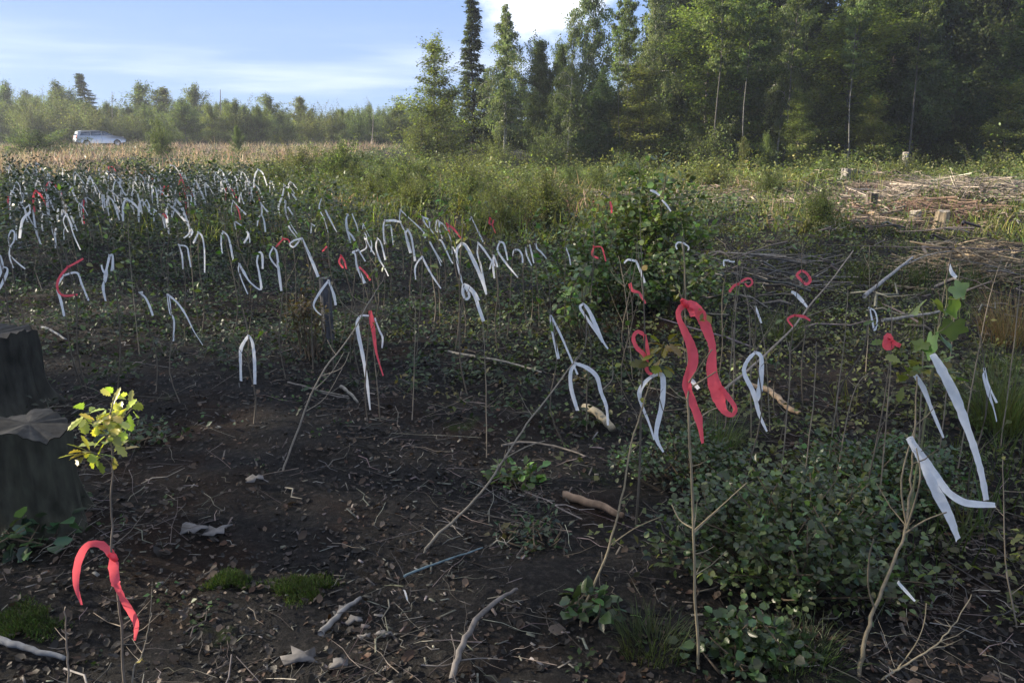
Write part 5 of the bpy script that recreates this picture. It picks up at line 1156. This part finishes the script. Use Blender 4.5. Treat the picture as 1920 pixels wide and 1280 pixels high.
# ------------------------------------------------------------------ parked car
def build_car():
    paint, n, l = mat("silver_paint"); b = n["Principled BSDF"]; b.inputs["Base Color"].default_value = (.55, .60, .68, 1); b.inputs["Metallic"].default_value = .35; b.inputs["Roughness"].default_value = .28
    glass, n, l = mat("car_glass"); b = n["Principled BSDF"]; b.inputs["Base Color"].default_value = (.05, .09, .16, 1); b.inputs["Roughness"].default_value = .08
    rub, n, l = mat("tyre_rubber"); n["Principled BSDF"].inputs["Base Color"].default_value = (.02, .02, .02, 1)
    lamp, n, l = mat("tail_lamp"); n["Principled BSDF"].inputs["Base Color"].default_value = (.5, .03, .02, 1)
    plate, n, l = mat("plate_white"); n["Principled BSDF"].inputs["Base Color"].default_value = (.8, .8, .78, 1)
    Y = 68.0; p = P(140, HORV, Y); x0 = p.x + 1.9
    e = empty("parked_car", (x0, Y, hzf(x0, Y)), "silver estate car parked behind the golden grass, seen from its rear corner", "car", None, math.radians(38), .84)
    # length along +x (front), rear at -x
    prof = [(-2.15, .45), (-2.2, .75), (-2.12, 1.0), (-1.95, 1.42), (-1.6, 1.50), (-.3, 1.52), (.35, 1.42), (1.15, 1.02), (2.0, .86), (2.2, .62), (2.18, .38), (1.6, .30), (-1.6, .30)]
    V = []; F = []; k = len(prof); ws = [(-.86, 1), (-.80, 1.0), (.80, 1.0), (.86, 1)]
    def wid(z): return .88 if z < 1.0 else .88 - (z - 1.0) * .42
    for s in (-1, 1):
        for x, z in prof: V.append((x, s * wid(z), z))
    for i in range(k): j = (i + 1) % k; F.append((i, j, k + j, k + i))
    c1 = len(V); V.append((0, -.86, .8)); V.append((0, .86, .8))
    for i in range(k): j = (i + 1) % k; F.append((i, j, c1, c1)); F.append((k + i, k + j, c1 + 1, c1 + 1))
    m = MB(); m.raw(V, F, (1, 1, 1)); o = m.build("body", paint, e); bv = o.modifiers.new("b", 'BEVEL'); bv.width = .05; bv.segments = 2
    def panel(name, pts, mt, off, par=e):
        m = MB(); q = [Vector(p_) for p_ in pts]; nrm = (q[1] - q[0]).cross(q[3] - q[0]).normalized() * off
        VV = [tuple(a + nrm) for a in q] + [tuple(a - nrm * .5) for a in q]
        m.raw(VV, [(0, 1, 2, 3), (0, 1, 5, 4), (1, 2, 6, 5), (2, 3, 7, 6), (3, 0, 4, 7)], (1, 1, 1)); return m.build(name, mt, par)
    for s in (-1, 1):
        def sp(x, z): return (x, s * (wid(z) + .012), z)
        panel("side_window", [sp(-1.85, 1.05), sp(-.95, 1.05), sp(-.95, 1.40), sp(-1.68, 1.38)], glass, .01)
        panel("side_window", [sp(-.87, 1.05), sp(.05, 1.05), sp(.05, 1.42), sp(-.87, 1.42)], glass, .01)
        panel("side_window", [sp(.13, 1.05), sp(.98, 1.05), sp(.38, 1.36), sp(.13, 1.40)], glass, .01)
        panel("tail_light", [(-2.20, s * .62, .80), (-2.20, s * .86, .80), (-2.08, s * .84, 1.08), (-2.08, s * .62, 1.08)], lamp, .03)
        m = MB(); m.tube([(.05, s * .885, 1.0), (.05, s * .885, .45)], .008, (0, 0, 0), 4); m.build("door_seam", rub, e)
        for wx in (-1.35, 1.38):
            wv = MB(); wv.tube([(wx, s * .90, .32), (wx, s * .68, .32)], .33, (1, 1, 1), 20); wo = wv.build("wheel", rub, e, True)
            rv = MB(); rv.tube([(wx, s * .905, .32), (wx, s * .86, .32)], .21, (1, 1, 1), 14); rv.build("rim", paint, wo, True)
    panel("rear_window", [(-2.13, -.66, 1.06), (-2.13, .66, 1.06), (-1.97, .60, 1.38), (-1.97, -.60, 1.38)], glass, .02)
    panel("windscreen", [(1.08, -.66, 1.07), (1.08, .66, 1.07), (.42, .60, 1.40), (.42, -.60, 1.40)], glass, .02)
    panel("number_plate", [(-2.23, -.26, .70), (-2.23, .26, .70), (-2.21, .26, .82), (-2.21, -.26, .82)], plate, .01)
    panel("bumper", [(-2.22, -.84, .42), (-2.22, .84, .42), (-2.24, .84, .66), (-2.24, -.84, .66)], paint, .04)
build_car()
# ------------------------------------------------------------------ haze
HAZE = 0.0009
if HAZE:
    hm = bpy.data.materials.new("haze"); hm.use_nodes = True; n = hm.node_tree.nodes; n.clear()
    o_ = n.new("ShaderNodeOutputMaterial"); v_ = n.new("ShaderNodeVolumePrincipled"); v_.inputs["Color"].default_value = (.86, .92, 1, 1); v_.inputs["Density"].default_value = HAZE; v_.inputs["Anisotropy"].default_value = .45
    hm.node_tree.links.new(v_.outputs[0], o_.inputs["Volume"])
    x0, x1, y0, y1, z0, z1 = -120, 120, -30, 160, -2.5, 18; m = MB()
    m.raw([(x0, y0, z0), (x1, y0, z0), (x1, y1, z0), (x0, y1, z0), (x0, y0, z1), (x1, y0, z1), (x1, y1, z1), (x0, y1, z1)], [(0, 3, 2, 1), (4, 5, 6, 7), (0, 1, 5, 4), (1, 2, 6, 5), (2, 3, 7, 6), (3, 0, 4, 7)], (1, 1, 1))
    tag(m.build("haze", hm), "thin bluish air over the clearing", "haze", kind="stuff")
